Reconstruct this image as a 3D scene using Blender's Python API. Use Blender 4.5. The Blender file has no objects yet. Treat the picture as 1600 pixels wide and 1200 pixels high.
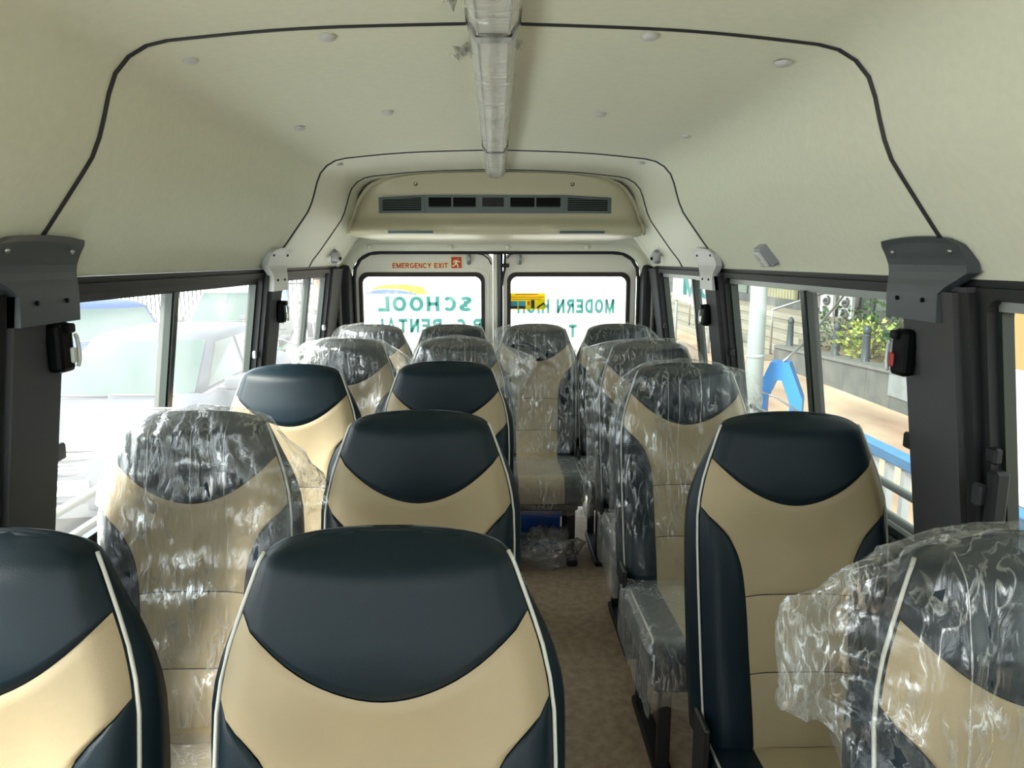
import bpy, bmesh, math, random
from mathutils import Vector, Matrix, noise
random.seed(7)
R = math.radians
scene = bpy.context.scene
COL = scene.collection

# ------------------------------------------------------------------ camera
F_PX = 1150.0
VPX, VPY = 776.0, 405.0
PITCH = math.atan((600 - VPY) / F_PX)
YAW = math.atan((800 - VPX) / F_PX * math.cos(PITCH))
cam_d = bpy.data.cameras.new('camera')
cam = bpy.data.objects.new('camera', cam_d)
COL.objects.link(cam)
cam_d.sensor_fit = 'HORIZONTAL'
cam_d.sensor_width = 36.0
cam_d.lens = F_PX / 1600.0 * 36.0
cam_d.clip_start = 0.02
cam_d.clip_end = 400
cam.location = (0, 0, 1.45)
cam.rotation_euler = (math.pi / 2 - PITCH, 0, -YAW)
scene.camera = cam

# ------------------------------------------------------------------ world, sun, exposure
world = bpy.data.worlds.new('sky')
scene.world = world
world.use_nodes = True
wn = world.node_tree
bg = wn.nodes['Background']
bg.inputs['Color'].default_value = (0.90, 0.975, 1.0, 1)
bg.inputs['Strength'].default_value = 3.0
sun_d = bpy.data.lights.new('sun', 'SUN')
sun_d.energy = 9.0
sun_d.angle = R(20)
sun_d.color = (1.0, 0.94, 0.84)
sun = bpy.data.objects.new('sun', sun_d)
COL.objects.link(sun)
sun.rotation_euler = Vector((0.60, 0.46, -0.62)).to_track_quat('-Z', 'Y').to_euler()   # hazy sun from the front left of the bus
scene.view_settings.view_transform = 'Standard'
scene.view_settings.look = 'None'
scene.view_settings.exposure = 1.27
scene.view_settings.gamma = 1.0
scene.view_settings.use_curve_mapping = False
scene.cycles.max_bounces = 10
scene.cycles.diffuse_bounces = 6
scene.cycles.transparent_max_bounces = 24
scene.cycles.sample_clamp_indirect = 8

# ------------------------------------------------------------------ materials
MATS = {}
def lin(c):
    return tuple((x / 12.92 if x <= 0.04045 else ((x + 0.055) / 1.055) ** 2.4) for x in [v / 255 for v in c])

def mat(name, rgb, rough=0.5, metal=0.0, spec=0.5, var=0.0, vscale=20.0, bump=0.0, bscale=200.0, stretch=(1, 1, 1), coat=0.0, rgb2=None):
    if name in MATS:
        return MATS[name]
    m = bpy.data.materials.new(name)
    m.use_nodes = True
    nt = m.node_tree
    p = nt.nodes['Principled BSDF']
    c = lin(rgb)
    p.inputs['Base Color'].default_value = (*c, 1)
    p.inputs['Roughness'].default_value = rough
    p.inputs['Metallic'].default_value = metal
    p.inputs['Specular IOR Level'].default_value = spec
    p.inputs['Coat Weight'].default_value = coat
    if var > 0 or bump > 0 or rgb2:
        tc = nt.nodes.new('ShaderNodeTexCoord')
        mp = nt.nodes.new('ShaderNodeMapping')
        mp.inputs['Scale'].default_value = stretch
        nt.links.new(tc.outputs['Object'], mp.inputs['Vector'])
    if var > 0 or rgb2:
        n = nt.nodes.new('ShaderNodeTexNoise')
        n.inputs['Scale'].default_value = vscale
        n.inputs['Detail'].default_value = 5
        nt.links.new(mp.outputs['Vector'], n.inputs['Vector'])
        r = nt.nodes.new('ShaderNodeValToRGB')
        r.color_ramp.elements[0].position = 0.35
        r.color_ramp.elements[1].position = 0.65
        c2 = lin(rgb2) if rgb2 else tuple(min(1, x * (1 + var)) for x in c)
        c1 = c if rgb2 else tuple(x * (1 - var) for x in c)
        r.color_ramp.elements[0].color = (*c1, 1)
        r.color_ramp.elements[1].color = (*c2, 1)
        nt.links.new(n.outputs['Fac'], r.inputs['Fac'])
        nt.links.new(r.outputs['Color'], p.inputs['Base Color'])
    if bump > 0:
        n2 = nt.nodes.new('ShaderNodeTexNoise')
        n2.inputs['Scale'].default_value = bscale
        n2.inputs['Detail'].default_value = 3
        nt.links.new(mp.outputs['Vector'], n2.inputs['Vector'])
        b = nt.nodes.new('ShaderNodeBump')
        b.inputs['Strength'].default_value = bump
        b.inputs['Distance'].default_value = 0.002
        nt.links.new(n2.outputs['Fac'], b.inputs['Height'])
        nt.links.new(b.outputs['Normal'], p.inputs['Normal'])
    MATS[name] = m
    return m

def glass_mat(name, tint=(0.9, 0.95, 0.93), veil=0.05, veil_rgb=(1, 1, 1), streak=0.0, gloss=0.06):
    """Thin window pane: tinted, a little mirror-like, with a scattering veil that washes out the view."""
    m = bpy.data.materials.new(name)
    m.use_nodes = True
    nt = m.node_tree
    nt.nodes.remove(nt.nodes['Principled BSDF'])
    out = nt.nodes['Material Output']
    tr = nt.nodes.new('ShaderNodeBsdfTransparent'); tr.inputs['Color'].default_value = (*tint, 1)
    gl = nt.nodes.new('ShaderNodeBsdfGlossy'); gl.inputs['Roughness'].default_value = 0.02
    tl = nt.nodes.new('ShaderNodeBsdfTranslucent'); tl.inputs['Color'].default_value = (*veil_rgb, 1)
    m1 = nt.nodes.new('ShaderNodeMixShader'); m1.inputs[0].default_value = gloss
    nt.links.new(tr.outputs[0], m1.inputs[1]); nt.links.new(gl.outputs[0], m1.inputs[2])
    m2 = nt.nodes.new('ShaderNodeMixShader'); m2.inputs[0].default_value = veil
    nt.links.new(m1.outputs[0], m2.inputs[1]); nt.links.new(tl.outputs[0], m2.inputs[2])
    tc = nt.nodes.new('ShaderNodeTexCoord')
    n = nt.nodes.new('ShaderNodeTexNoise'); n.inputs['Scale'].default_value = 3.0; n.inputs['Detail'].default_value = 4
    nt.links.new(tc.outputs['Object'], n.inputs['Vector'])
    mr = nt.nodes.new('ShaderNodeMapRange')
    mr.inputs['From Min'].default_value = 0.3; mr.inputs['From Max'].default_value = 0.7
    mr.inputs['To Min'].default_value = veil * 0.7; mr.inputs['To Max'].default_value = veil * 1.3 + streak
    nt.links.new(n.outputs['Fac'], mr.inputs['Value'])
    nt.links.new(mr.outputs[0], m2.inputs[0])
    nt.links.new(m2.outputs[0], out.inputs['Surface'])
    MATS[name] = m
    return m

def film_mat(name, base=0.05, crease=0.65, facing=0.32, rough=0.2, scale=(42, 42, 9), tint=(0.98, 0.985, 0.98)):
    """Thin crumpled polythene."""
    m = bpy.data.materials.new(name)
    m.use_nodes = True
    nt = m.node_tree
    nt.nodes.remove(nt.nodes['Principled BSDF'])
    out = nt.nodes['Material Output']
    L = nt.links
    tc = nt.nodes.new('ShaderNodeTexCoord')
    mp = nt.nodes.new('ShaderNodeMapping'); mp.inputs['Scale'].default_value = scale
    mp.inputs['Rotation'].default_value = (0.1, 0.15, 0.1)
    L.new(tc.outputs['Object'], mp.inputs['Vector'])
    n = nt.nodes.new('ShaderNodeTexNoise'); n.inputs['Scale'].default_value = 1.0; n.inputs['Detail'].default_value = 5
    n.inputs['Distortion'].default_value = 0.8
    L.new(mp.outputs[0], n.inputs['Vector'])
    # ridge = 1 - |2n-1| sharpened
    a = nt.nodes.new('ShaderNodeMath'); a.operation = 'SUBTRACT'; a.inputs[1].default_value = 0.5
    L.new(n.outputs['Fac'], a.inputs[0])
    b = nt.nodes.new('ShaderNodeMath'); b.operation = 'ABSOLUTE'; L.new(a.outputs[0], b.inputs[0])
    rp = nt.nodes.new('ShaderNodeMapRange')
    rp.inputs['From Min'].default_value = 0.0; rp.inputs['From Max'].default_value = 0.05
    rp.inputs['To Min'].default_value = 1.0; rp.inputs['To Max'].default_value = 0.0
    L.new(b.outputs[0], rp.inputs['Value'])
    # patchiness of the creases
    n2 = nt.nodes.new('ShaderNodeTexNoise'); n2.inputs['Scale'].default_value = 9.0; n2.inputs['Detail'].default_value = 3
    L.new(tc.outputs['Object'], n2.inputs['Vector'])
    r2 = nt.nodes.new('ShaderNodeMapRange')
    r2.inputs['From Min'].default_value = 0.42; r2.inputs['From Max'].default_value = 0.66
    L.new(n2.outputs['Fac'], r2.inputs['Value'])
    mu = nt.nodes.new('ShaderNodeMath'); mu.operation = 'MULTIPLY'
    L.new(rp.outputs[0], mu.inputs[0]); L.new(r2.outputs[0], mu.inputs[1])
    lw = nt.nodes.new('ShaderNodeLayerWeight'); lw.inputs['Blend'].default_value = 0.35
    f1 = nt.nodes.new('ShaderNodeMath'); f1.operation = 'MULTIPLY_ADD'
    f1.inputs[1].default_value = crease; f1.inputs[2].default_value = base
    L.new(mu.outputs[0], f1.inputs[0])
    f2 = nt.nodes.new('ShaderNodeMath'); f2.operation = 'MULTIPLY_ADD'; f2.use_clamp = True
    f2.inputs[1].default_value = facing
    L.new(lw.outputs['Facing'], f2.inputs[0]); L.new(f1.outputs[0], f2.inputs[2])
    bmp = nt.nodes.new('ShaderNodeBump'); bmp.inputs['Strength'].default_value = 0.9; bmp.inputs['Distance'].default_value = 0.006
    L.new(n.outputs['Fac'], bmp.inputs['Height'])
    tr = nt.nodes.new('ShaderNodeBsdfTransparent'); tr.inputs['Color'].default_value = (*tint, 1)
    gl = nt.nodes.new('ShaderNodeBsdfGlossy'); gl.inputs['Roughness'].default_value = rough
    L.new(bmp.outputs[0], gl.inputs['Normal'])
    df = nt.nodes.new('ShaderNodeBsdfDiffuse'); df.inputs['Color'].default_value = (0.92, 0.93, 0.92, 1)
    L.new(bmp.outputs[0], df.inputs['Normal'])
    tl = nt.nodes.new('ShaderNodeBsdfTranslucent'); tl.inputs['Color'].default_value = (0.9, 0.92, 0.92, 1)
    mA = nt.nodes.new('ShaderNodeMixShader'); mA.inputs[0].default_value = 0.45
    L.new(df.outputs[0], mA.inputs[1]); L.new(tl.outputs[0], mA.inputs[2])
    mB = nt.nodes.new('ShaderNodeMixShader'); mB.inputs[0].default_value = 0.6
    L.new(mA.outputs[0], mB.inputs[1]); L.new(gl.outputs[0], mB.inputs[2])
    mC = nt.nodes.new('ShaderNodeMixShader')
    L.new(f2.outputs[0], mC.inputs[0]); L.new(tr.outputs[0], mC.inputs[1]); L.new(mB.outputs[0], mC.inputs[2])
    L.new(mC.outputs[0], out.inputs['Surface'])
    MATS[name] = m
    return m

M_LINER = mat('headliner_fabric', (218, 221, 205), 0.85, spec=0.25, var=0.02, vscale=60, bump=0.15, bscale=500)
M_LINER2 = mat('moulded_plastic_beige', (212, 214, 200), 0.5, spec=0.4)
M_TRIM = mat('trim_dark_grey', (44, 46, 50), 0.55, spec=0.4, bump=0.15, bscale=600)
M_BLACK = mat('black_rubber', (20, 22, 26), 0.55, spec=0.4)
M_PILLAR = mat('pillar_vinyl', (70, 70, 74), 0.7, spec=0.3, bump=0.2, bscale=300)
M_BRKL = mat('bracket_light_grey', (188, 190, 192), 0.45)
M_BRKD = mat('bracket_dark_grey', (64, 70, 77), 0.4, spec=0.5)
M_DOOR = mat('door_paint_cream', (232, 230, 220), 0.4)
M_WRUB = mat('window_rubber_brown', (34, 24, 24), 0.6)
M_ALU = mat('aluminium_rail', (150, 156, 154), 0.4, metal=0.6)
M_SASH = mat('sash_dark_green', (34, 44, 40), 0.3, spec=0.5)
M_STEEL = mat('steel', (170, 172, 172), 0.3, metal=0.9)
M_NAVY = mat('leatherette_navy', (6, 25, 34), 0.42, spec=0.28, bump=0.25, bscale=900, var=0.05, vscale=8)
M_TAN = mat('leatherette_tan', (160, 144, 114), 0.5, spec=0.4, bump=0.2, bscale=900, var=0.03, vscale=8)
M_PIPE = mat('piping_grey', (196, 196, 188), 0.4)
M_SEATB = mat('seat_black_frame', (20, 21, 24), 0.5)
M_FLOOR = mat('floor_vinyl_brown', (160, 138, 116), 0.45, spec=0.4, rgb2=(184, 164, 140), vscale=30, bump=0.1, bscale=120)
M_SIDE = mat('side_panel_grey', (120, 118, 112), 0.6)
M_LOUV = mat('louvre_grey', (92, 104, 108), 0.5)
M_DARK = mat('vent_black', (6, 7, 9), 0.5, spec=0.1)
M_LBAR = mat('light_bar_aluminium', (226, 227, 222), 0.3, metal=0.1)
M_RED = mat('sign_red', (200, 52, 24), 0.5)
M_CREAM = mat('sign_cream', (238, 236, 190), 0.5)
def vinyl(name, rgb, thru=0.45, clear=0.1):
    m = bpy.data.materials.new(name); m.use_nodes = True
    nt = m.node_tree; nt.nodes.remove(nt.nodes['Principled BSDF'])
    c = (*lin(rgb), 1)
    d = nt.nodes.new('ShaderNodeBsdfDiffuse'); d.inputs['Color'].default_value = c
    t = nt.nodes.new('ShaderNodeBsdfTranslucent'); t.inputs['Color'].default_value = c
    x = nt.nodes.new('ShaderNodeBsdfTransparent')
    a = nt.nodes.new('ShaderNodeMixShader'); a.inputs[0].default_value = thru
    b = nt.nodes.new('ShaderNodeMixShader'); b.inputs[0].default_value = clear
    nt.links.new(d.outputs[0], a.inputs[1]); nt.links.new(t.outputs[0], a.inputs[2])
    nt.links.new(a.outputs[0], b.inputs[1]); nt.links.new(x.outputs[0], b.inputs[2])
    nt.links.new(b.outputs[0], nt.nodes['Material Output'].inputs['Surface'])
    MATS[name] = m
    return m
M_TEAL = vinyl('lettering_teal', (80, 146, 136), 0.45, 0.0)
M_YEL = vinyl('sticker_yellow', (236, 220, 60), 0.5, 0.0)
M_ORG = mat('sticker_orange', (226, 120, 30), 0.5)
M_SKYB = mat('sticker_sky_blue', (60, 170, 205), 0.5)
M_LAV = vinyl('sticker_lavender', (158, 172, 226), 0.42, 0.0)
M_YEL2 = vinyl('swoosh_yellow', (230, 210, 112), 0.42, 0.0)
M_GLASS_L = glass_mat('glass_veiled_left', veil=0.045, tint=(0.84, 0.88, 0.88))  # veil imitates the overexposed, washed-out view on the left
M_GLASS_R = glass_mat('glass_dimmed_right', veil=0.015, tint=(0.30, 0.325, 0.305))  # dark tint holds down the daylight and view on the right
M_GLASS_B = glass_mat('glass_rear', veil=0.10, tint=(0.85, 0.88, 0.88))  # veil stands in for the overexposed white behind the doors
M_FILM = film_mat('polythene_cover')
M_FILMK = film_mat('polythene_milky_lit', base=0.13, crease=0.75, facing=0.45)  # whiter film, with bright window highlights put into its opacity
M_FILM2 = film_mat('polythene_scrap', base=0.2, crease=0.8, facing=0.5, scale=(30, 30, 30))
M_WRAP = film_mat('polythene_wrap', base=0.18, crease=0.7, facing=0.3, scale=(14, 60, 14), rough=0.1)

# ------------------------------------------------------------------ helpers
def tag(o, label=None, cat=None, group=None, kind=None):
    if label: o['label'] = label
    if cat: o['category'] = cat
    if group: o['group'] = group
    if kind: o['kind'] = kind
    return o

def empty(name, loc=(0, 0, 0), rz=0.0, parent=None):
    o = bpy.data.objects.new(name, None)
    COL.objects.link(o)
    o.location = loc
    o.rotation_euler = (0, 0, rz)
    o.empty_display_size = 0.1
    if parent: o.parent = parent
    return o

def link(name, me, m, parent=None, loc=None, rot=None, smooth=False):
    o = bpy.data.objects.new(name, me)
    COL.objects.link(o)
    if m is not None and len(me.materials) == 0:
        me.materials.append(m)
    if parent: o.parent = parent
    if loc: o.location = loc
    if rot: o.rotation_euler = rot
    if smooth:
        me.polygons.foreach_set('use_smooth', [True] * len(me.polygons))
    return o

def mesh(name, verts, faces, m, parent=None, smooth=False, **k):
    me = bpy.data.meshes.new(name)
    me.from_pydata([tuple(v) for v in verts], [], faces)
    me.update()
    bm = bmesh.new(); bm.from_mesh(me)
    bmesh.ops.recalc_face_normals(bm, faces=bm.faces)
    bm.to_mesh(me); bm.free()
    return link(name, me, m, parent, smooth=smooth, **k)

def bbox(bm, c, s, bevel=0.0, rot=None, seg=1):
    r = bmesh.ops.create_cube(bm, size=1.0)
    vs = r['verts']
    for v in vs:
        v.co = Vector((v.co.x * s[0], v.co.y * s[1], v.co.z * s[2]))
    if bevel > 0:
        es = list({e for v in vs for e in v.link_edges})
        rr = bmesh.ops.bevel(bm, geom=es, offset=bevel, segments=seg, affect='EDGES', profile=0.5)
        vs = list({v for f in rr['faces'] for v in f.verts} | {v for v in vs if v.is_valid})
    for v in vs:
        p = v.co
        if rot: p = rot @ p
        v.co = p + Vector(c)

def box(name, c, s, m, parent=None, bevel=0.0, rot=None, seg=1, smooth=False):
    bm = bmesh.new()
    bbox(bm, c, s, bevel, rot, seg)
    me = bpy.data.meshes.new(name)
    bm.to_mesh(me); bm.free()
    return link(name, me, m, parent, smooth=smooth)

def frames(pts):
    out = []
    n = len(pts)
    up = Vector((0, 0, 1))
    for i in range(n):
        t = (pts[min(i + 1, n - 1)] - pts[max(i - 1, 0)])
        if t.length < 1e-9: t = Vector((0, 0, 1))
        t.normalize()
        ref = up if abs(t.dot(up)) < 0.95 else Vector((1, 0, 0))
        a = t.cross(ref).normalized(); b = t.cross(a).normalized()
        if out and a.dot(out[-1][0]) < 0: a, b = -a, -b
        out.append((a, b))
    return out

def tube_data(pts, r, n=8, verts=None, faces=None, cap=True):
    pts = [Vector(p) for p in pts]
    rs = r if isinstance(r, (list, tuple)) else [r] * len(pts)
    verts = [] if verts is None else verts
    faces = [] if faces is None else faces
    base = len(verts)
    for p, (a, b), rr in zip(pts, frames(pts), rs):
        for k in range(n):
            t = 2 * math.pi * k / n
            verts.append(p + a * (rr * math.cos(t)) + b * (rr * math.sin(t)))
    for i in range(len(pts) - 1):
        for k in range(n):
            k2 = (k + 1) % n
            faces.append((base + i * n + k, base + i * n + k2, base + (i + 1) * n + k2, base + (i + 1) * n + k))
    if cap:
        faces.append(tuple(base + k for k in reversed(range(n))))
        e = base + (len(pts) - 1) * n
        faces.append(tuple(e + k for k in range(n)))
    return verts, faces

def tube(name, pts, r, m, parent=None, n=8, smooth=True, **k):
    v, f = tube_data(pts, r, n)
    return mesh(name, v, f, m, parent, smooth=smooth, **k)

def loft(name, loops, m, parent=None, closed=True, caps=True, smooth=True, **k):
    n = len(loops[0])
    verts = [Vector(p) for L in loops for p in L]
    faces = []
    for i in range(len(loops) - 1):
        for j in range(n if closed else n - 1):
            j2 = (j + 1) % n
            faces.append((i * n + j, i * n + j2, (i + 1) * n + j2, (i + 1) * n + j))
    if caps and closed:
        faces.append(tuple(range(n))[::-1])
        faces.append(tuple((len(loops) - 1) * n + j for j in range(n)))
    return mesh(name, verts, faces, m, parent, smooth=smooth, **k)

def interp(tab, x):
    if x <= tab[0][0]: return tab[0][1]
    for (a, fa), (b, fb) in zip(tab, tab[1:]):
        if x <= b:
            t = (x - a) / (b - a)
            return fa + (fb - fa) * t
    return tab[-1][1]

def sinterp(tab, x):
    """smooth (Catmull-Rom) table lookup"""
    if x <= tab[0][0]: return tab[0][1]
    if x >= tab[-1][0]: return tab[-1][1]
    for i in range(len(tab) - 1):
        if x <= tab[i + 1][0]:
            x0, y0 = tab[max(i - 1, 0)]; x1, y1 = tab[i]; x2, y2 = tab[i + 1]; x3, y3 = tab[min(i + 2, len(tab) - 1)]
            h = x2 - x1; t = (x - x1) / h
            m1 = (y2 - y0) / max(1e-9, (x2 - x0)) * h; m2 = (y3 - y1) / max(1e-9, (x3 - x1)) * h
            return (2*t**3 - 3*t*t + 1) * y1 + (t**3 - 2*t*t + t) * m1 + (-2*t**3 + 3*t*t) * y2 + (t**3 - t*t) * m2

def spline(pts, n):
    """resample a polyline as Catmull-Rom with n points, even arc length"""
    P = [Vector(p) for p in pts]
    fine = []
    for i in range(len(P) - 1):
        p0, p1, p2, p3 = P[max(i - 1, 0)], P[i], P[i + 1], P[min(i + 2, len(P) - 1)]
        for k in range(16):
            t = k / 16
            fine.append(0.5 * ((2 * p1) + (p2 - p0) * t + (2 * p0 - 5 * p1 + 4 * p2 - p3) * t * t + (3 * p1 - p0 - 3 * p2 + p3) * t ** 3))
    fine.append(P[-1])
    d = [0]
    for a, b in zip(fine, fine[1:]): d.append(d[-1] + (b - a).length)
    out = []; j = 0
    for k in range(n):
        s = d[-1] * k / (n - 1)
        while j < len(d) - 2 and d[j + 1] < s: j += 1
        t = (s - d[j]) / max(1e-9, d[j + 1] - d[j])
        out.append(fine[j].lerp(fine[j + 1], min(1, max(0, t))))
    return out

def rrect(x0, x1, z0, z1, r, n=5):
    """rounded rectangle loop, counter-clockwise in (x,z); r may be one value or four (bl, br, tr, tl)"""
    rs = r if isinstance(r, (list, tuple)) else [r] * 4
    out = []
    for (cx, cz, a0, rr) in ((x0, z0, 180, rs[0]), (x1, z0, 270, rs[1]), (x1, z1, 0, rs[2]), (x0, z1, 90, rs[3])):
        ox = cx + (rr if cx == x0 else -rr); oz = cz + (rr if cz == z0 else -rr)
        for k in range(n + 1):
            a = R(a0 + 90 * k / n)
            out.append((ox + rr * math.cos(a), oz + rr * math.sin(a)))
    return out

def ring(name, outer, inner, depth, fn, m, parent, smooth=False):
    """flat ring between two loops of equal count; fn((a,b), d) -> point, d runs 0..depth"""
    n = len(outer)
    v = [fn(p, 0) for p in outer] + [fn(p, 0) for p in inner] + [fn(p, depth) for p in inner] + [fn(p, depth) for p in outer]
    f = []
    for s in range(4):
        for j in range(n):
            j2 = (j + 1) % n; s2 = (s + 1) % 4
            f.append((s * n + j, s * n + j2, s2 * n + j2, s2 * n + j))
    return mesh(name, v, f, m, parent, smooth=smooth)

def slab(name, loop, depth, fn, m, parent):
    n = len(loop)
    v = [fn(p, 0) for p in loop] + [fn(p, depth) for p in loop]
    f = [tuple(range(n)), tuple(range(2 * n - 1, n - 1, -1))]
    for j in range(n):
        j2 = (j + 1) % n
        f.append((j, j2, n + j2, n + j))
    return mesh(name, v, f, m, parent)

def text_mesh(name, s, size, m, parent=None, extrude=0.0006, bold=0.0, width=None, loc=None, rot=None):
    """lettering as real raised geometry, centred; width squeezes or stretches the line to that length"""
    cu = bpy.data.curves.new('lettering', 'FONT')
    cu.body = s; cu.size = size; cu.align_x = 'CENTER'; cu.align_y = 'CENTER'
    cu.extrude = extrude; cu.offset = bold; cu.resolution_u = 3
    tmp = bpy.data.objects.new('tmp_lettering', cu)
    COL.objects.link(tmp)
    bpy.context.view_layer.update()
    me = bpy.data.meshes.new_from_object(tmp.evaluated_get(bpy.context.evaluated_depsgraph_get()))
    bpy.data.objects.remove(tmp)
    xs = [v.co.x for v in me.vertices]
    zs = [v.co.y for v in me.vertices]
    cx, cy = (min(xs) + max(xs)) / 2, (min(zs) + max(zs)) / 2
    k = (width / (max(xs) - min(xs))) if width else 1.0
    for v in me.vertices:
        v.co.x = (v.co.x - cx) * k; v.co.y -= cy
    me.materials.clear()
    return link(name, me, m, parent, loc=loc, rot=rot)

def arc(cx, cy, rx, ry, a0, a1, n=10):
    return [(cx + rx * math.cos(R(a0 + (a1 - a0) * k / n)), cy + ry * math.sin(R(a0 + (a1 - a0) * k / n))) for k in range(n + 1)]
def glyph(ch, t):
    """strokes (centre lines) of a heavy block capital in a box of its own width and height 1; t = stroke width"""
    h = t / 2; W = 0.78; a, b = h, W - h; lo, hi, m_ = h, 1 - h, 0.5
    ro = (b - a) / 2; cx = W / 2
    if ch == 'O': return W + 0.06, [arc(cx + 0.03, 0.5, ro + 0.03, 0.5 - h, 0, 360, 28)]
    if ch == 'C': return W + 0.04, [arc(cx + 0.02, 0.5, ro + 0.02, 0.5 - h, 38, 322, 24)]
    if ch == 'G': return W + 0.04, [arc(cx + 0.02, 0.5, ro + 0.02, 0.5 - h, 40, 318, 24), [(cx + 0.05, 0.44), (b + 0.04, 0.44), (b + 0.04, 0.14)]]
    if ch == 'S': return W, [arc(cx, 0.73, ro - 0.02, 0.27 - h, 20, 270, 14) + arc(cx, 0.27, ro, 0.27 - h + 0.0, 90, -160, 14)]
    if ch == 'H': return W, [[(a, 0), (a, 1)], [(b, 0), (b, 1)], [(a, m_), (b, m_)]]
    if ch == 'L': return W - 0.1, [[(a, 1), (a, lo), (W - 0.1, lo)]]
    if ch == 'E': return W - 0.08, [[(W - 0.08, hi), (a, hi), (a, lo), (W - 0.08, lo)], [(a, m_), (W - 0.14, m_)]]
    if ch == 'I': return t + 0.02, [[(h + 0.01, 0), (h + 0.01, 1)]]
    if ch == 'T': return W - 0.04, [[(0, hi), (W - 0.04, hi)], [(cx - 0.02, 0), (cx - 0.02, hi)]]
    if ch == 'N': return W, [[(a, 0), (a, 1)], [(a, 0.94), (b, 0.06)], [(b, 0), (b, 1)]]
    if ch == 'M': return W + 0.14, [[(a, 0), (a, 1)], [(a + 0.02, 0.95), ((W + 0.14) / 2, 0.1), (b + 0.12, 0.95)], [(b + 0.14, 0), (b + 0.14, 1)]]
    if ch == 'A': return W + 0.06, [[(h * 0.9, 0), ((W + 0.06) / 2, 0.95), (W + 0.06 - h * 0.9, 0)], [(0.2, 0.3), (W - 0.14, 0.3)]]
    if ch == 'D': return W, [[(a, lo), (a, hi), (cx - 0.05, hi)] + arc(cx - 0.05, 0.5, b - cx + 0.05, 0.5 - h, 80, -80, 12) + [(cx - 0.05, lo), (a, lo)]]
    if ch == 'P': return W - 0.04, [[(a, 0), (a, hi), (cx, hi)] + arc(cx, 0.70, b - cx - 0.04, 0.30 - h, 80, -80, 8) + [(cx, 0.40 + h), (a, 0.40 + h)]]
    if ch == 'R': return W, [[(a, 0), (a, hi), (cx, hi)] + arc(cx, 0.72, b - cx - 0.02, 0.28 - h, 80, -80, 8) + [(cx, 0.44 + h), (a, 0.44 + h)], [(cx, 0.48), (b, 0)]]
    if ch == 'X': return W, [[(h, 0), (b, 1)], [(h, 1), (b, 0)]]
    if ch == 'Y': return W, [[(h * 0.6, 1), (cx, 0.45), (W - h * 0.6, 1)], [(cx, 0), (cx, 0.5)]]
    if ch == '.': return t, [[(h, 0), (h, t)]]
    return 0.36, []
def block_text(name, string, width, height, m, parent, fn, t=0.21, gap=0.13):
    """fn(x, z) -> point; x runs along the reading direction, centred"""
    vs, fs = [], []
    total = sum(glyph(c, t)[0] + gap for c in string) - gap
    kx = width / total
    x0 = 0.0
    lay = 0
    for c in string:
        w, strokes = glyph(c, t)
        if c == ' ' and vs:                      # each word is a part of its own
            mesh(name, vs, fs, m, parent); vs, fs = [], []
        for st in strokes:
            P = [Vector((p[0] + x0, p[1])) for p in st]
            closed = (P[0] - P[-1]).length < 1e-4
            n = len(P)
            L = []; Rr = []
            for i in range(n):
                pa = P[i - 1] if i > 0 else (P[-2] if closed else None)
                pb = P[i + 1] if i < n - 1 else (P[1] if closed else None)
                d1 = (P[i] - pa).normalized() if pa is not None else None
                d2 = (pb - P[i]).normalized() if pb is not None else None
                if d1 is None: d1 = d2
                if d2 is None: d2 = d1
                nn = Vector((-(d1 + d2).y, (d1 + d2).x))
                nn = nn.normalized() if nn.length > 1e-6 else Vector((-d1.y, d1.x))
                c_ = max(0.45, nn.dot(Vector((-d1.y, d1.x))))
                o = nn * (t / 2 / c_)
                L.append(P[i] + o); Rr.append(P[i] - o)
            b0 = len(vs)
            lay += 1
            for q in L + Rr:
                p = fn((q.x - total / 2) * kx, (q.y - 0.5) * height)
                vs.append(Vector(p) + Vector((0, -0.00004 * (lay % 3), 0)))
            for i in range(n - 1):
                fs.append((b0 + i, b0 + i + 1, b0 + n + i + 1, b0 + n + i))
        x0 += w + gap
    return mesh(name, vs, fs, m, parent)

def copy_tree(o, parent=None):
    c = o.copy(); COL.objects.link(c); c.parent = parent
    for ch in list(o.children): copy_tree(ch, c)
    return c

# ================================================================== the bus: shell
Y_DOOR = 4.25
Y_FRONT = -1.9
def wx(z):                       # inner face of the side wall, leaning in towards the roof
    return 0.93 - (z - 0.9) * 0.14 if z > 0.76 else 0.95

# ---- floor
floor = tag(box('floor', (0, (Y_FRONT + Y_DOOR) / 2, -0.03), (1.96, Y_DOOR - Y_FRONT + 0.1, 0.06), M_FLOOR), 'brown speckled vinyl floor running down the bus aisle', 'floor', kind='structure')

# ---- ceiling: moulded headliner in four lengths with dark joints
HALF = [(0.862, 1.415), (0.845, 1.445), (0.81, 1.487), (0.742, 1.578), (0.702, 1.635), (0.678, 1.70), (0.655, 1.765), (0.60, 1.81), (0.50, 1.826), (0.30, 1.842), (0.0, 1.851)]
half = [(p.x, p.z) for p in spline([(x, 0, z) for x, z in HALF], 30)]
PROFILE = [(-x, z) for x, z in half] + [(x, z) for x, z in reversed(half[:-1])]
def prof_at(off):
    out = []
    n = len(PROFILE)
    for i, (x, z) in enumerate(PROFILE):
        a = PROFILE[max(i - 1, 0)]; b = PROFILE[min(i + 1, n - 1)]
        t = Vector((b[0] - a[0], b[1] - a[1])).normalized()
        nrm = Vector((-t.y, t.x))            # points outward (up) as the profile runs left to right
        out.append((x + nrm.x * off, z + nrm.y * off))
    return out
ceiling = tag(empty('ceiling'), 'beige moulded headliner with dark curved joints over the seats', 'ceiling', kind='structure')
JOINTS = [1.35, 2.85, 3.45]
spans = [(Y_FRONT, 1.35), (1.35, 2.85), (2.85, 3.45), (3.45, 3.98)]
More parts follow.
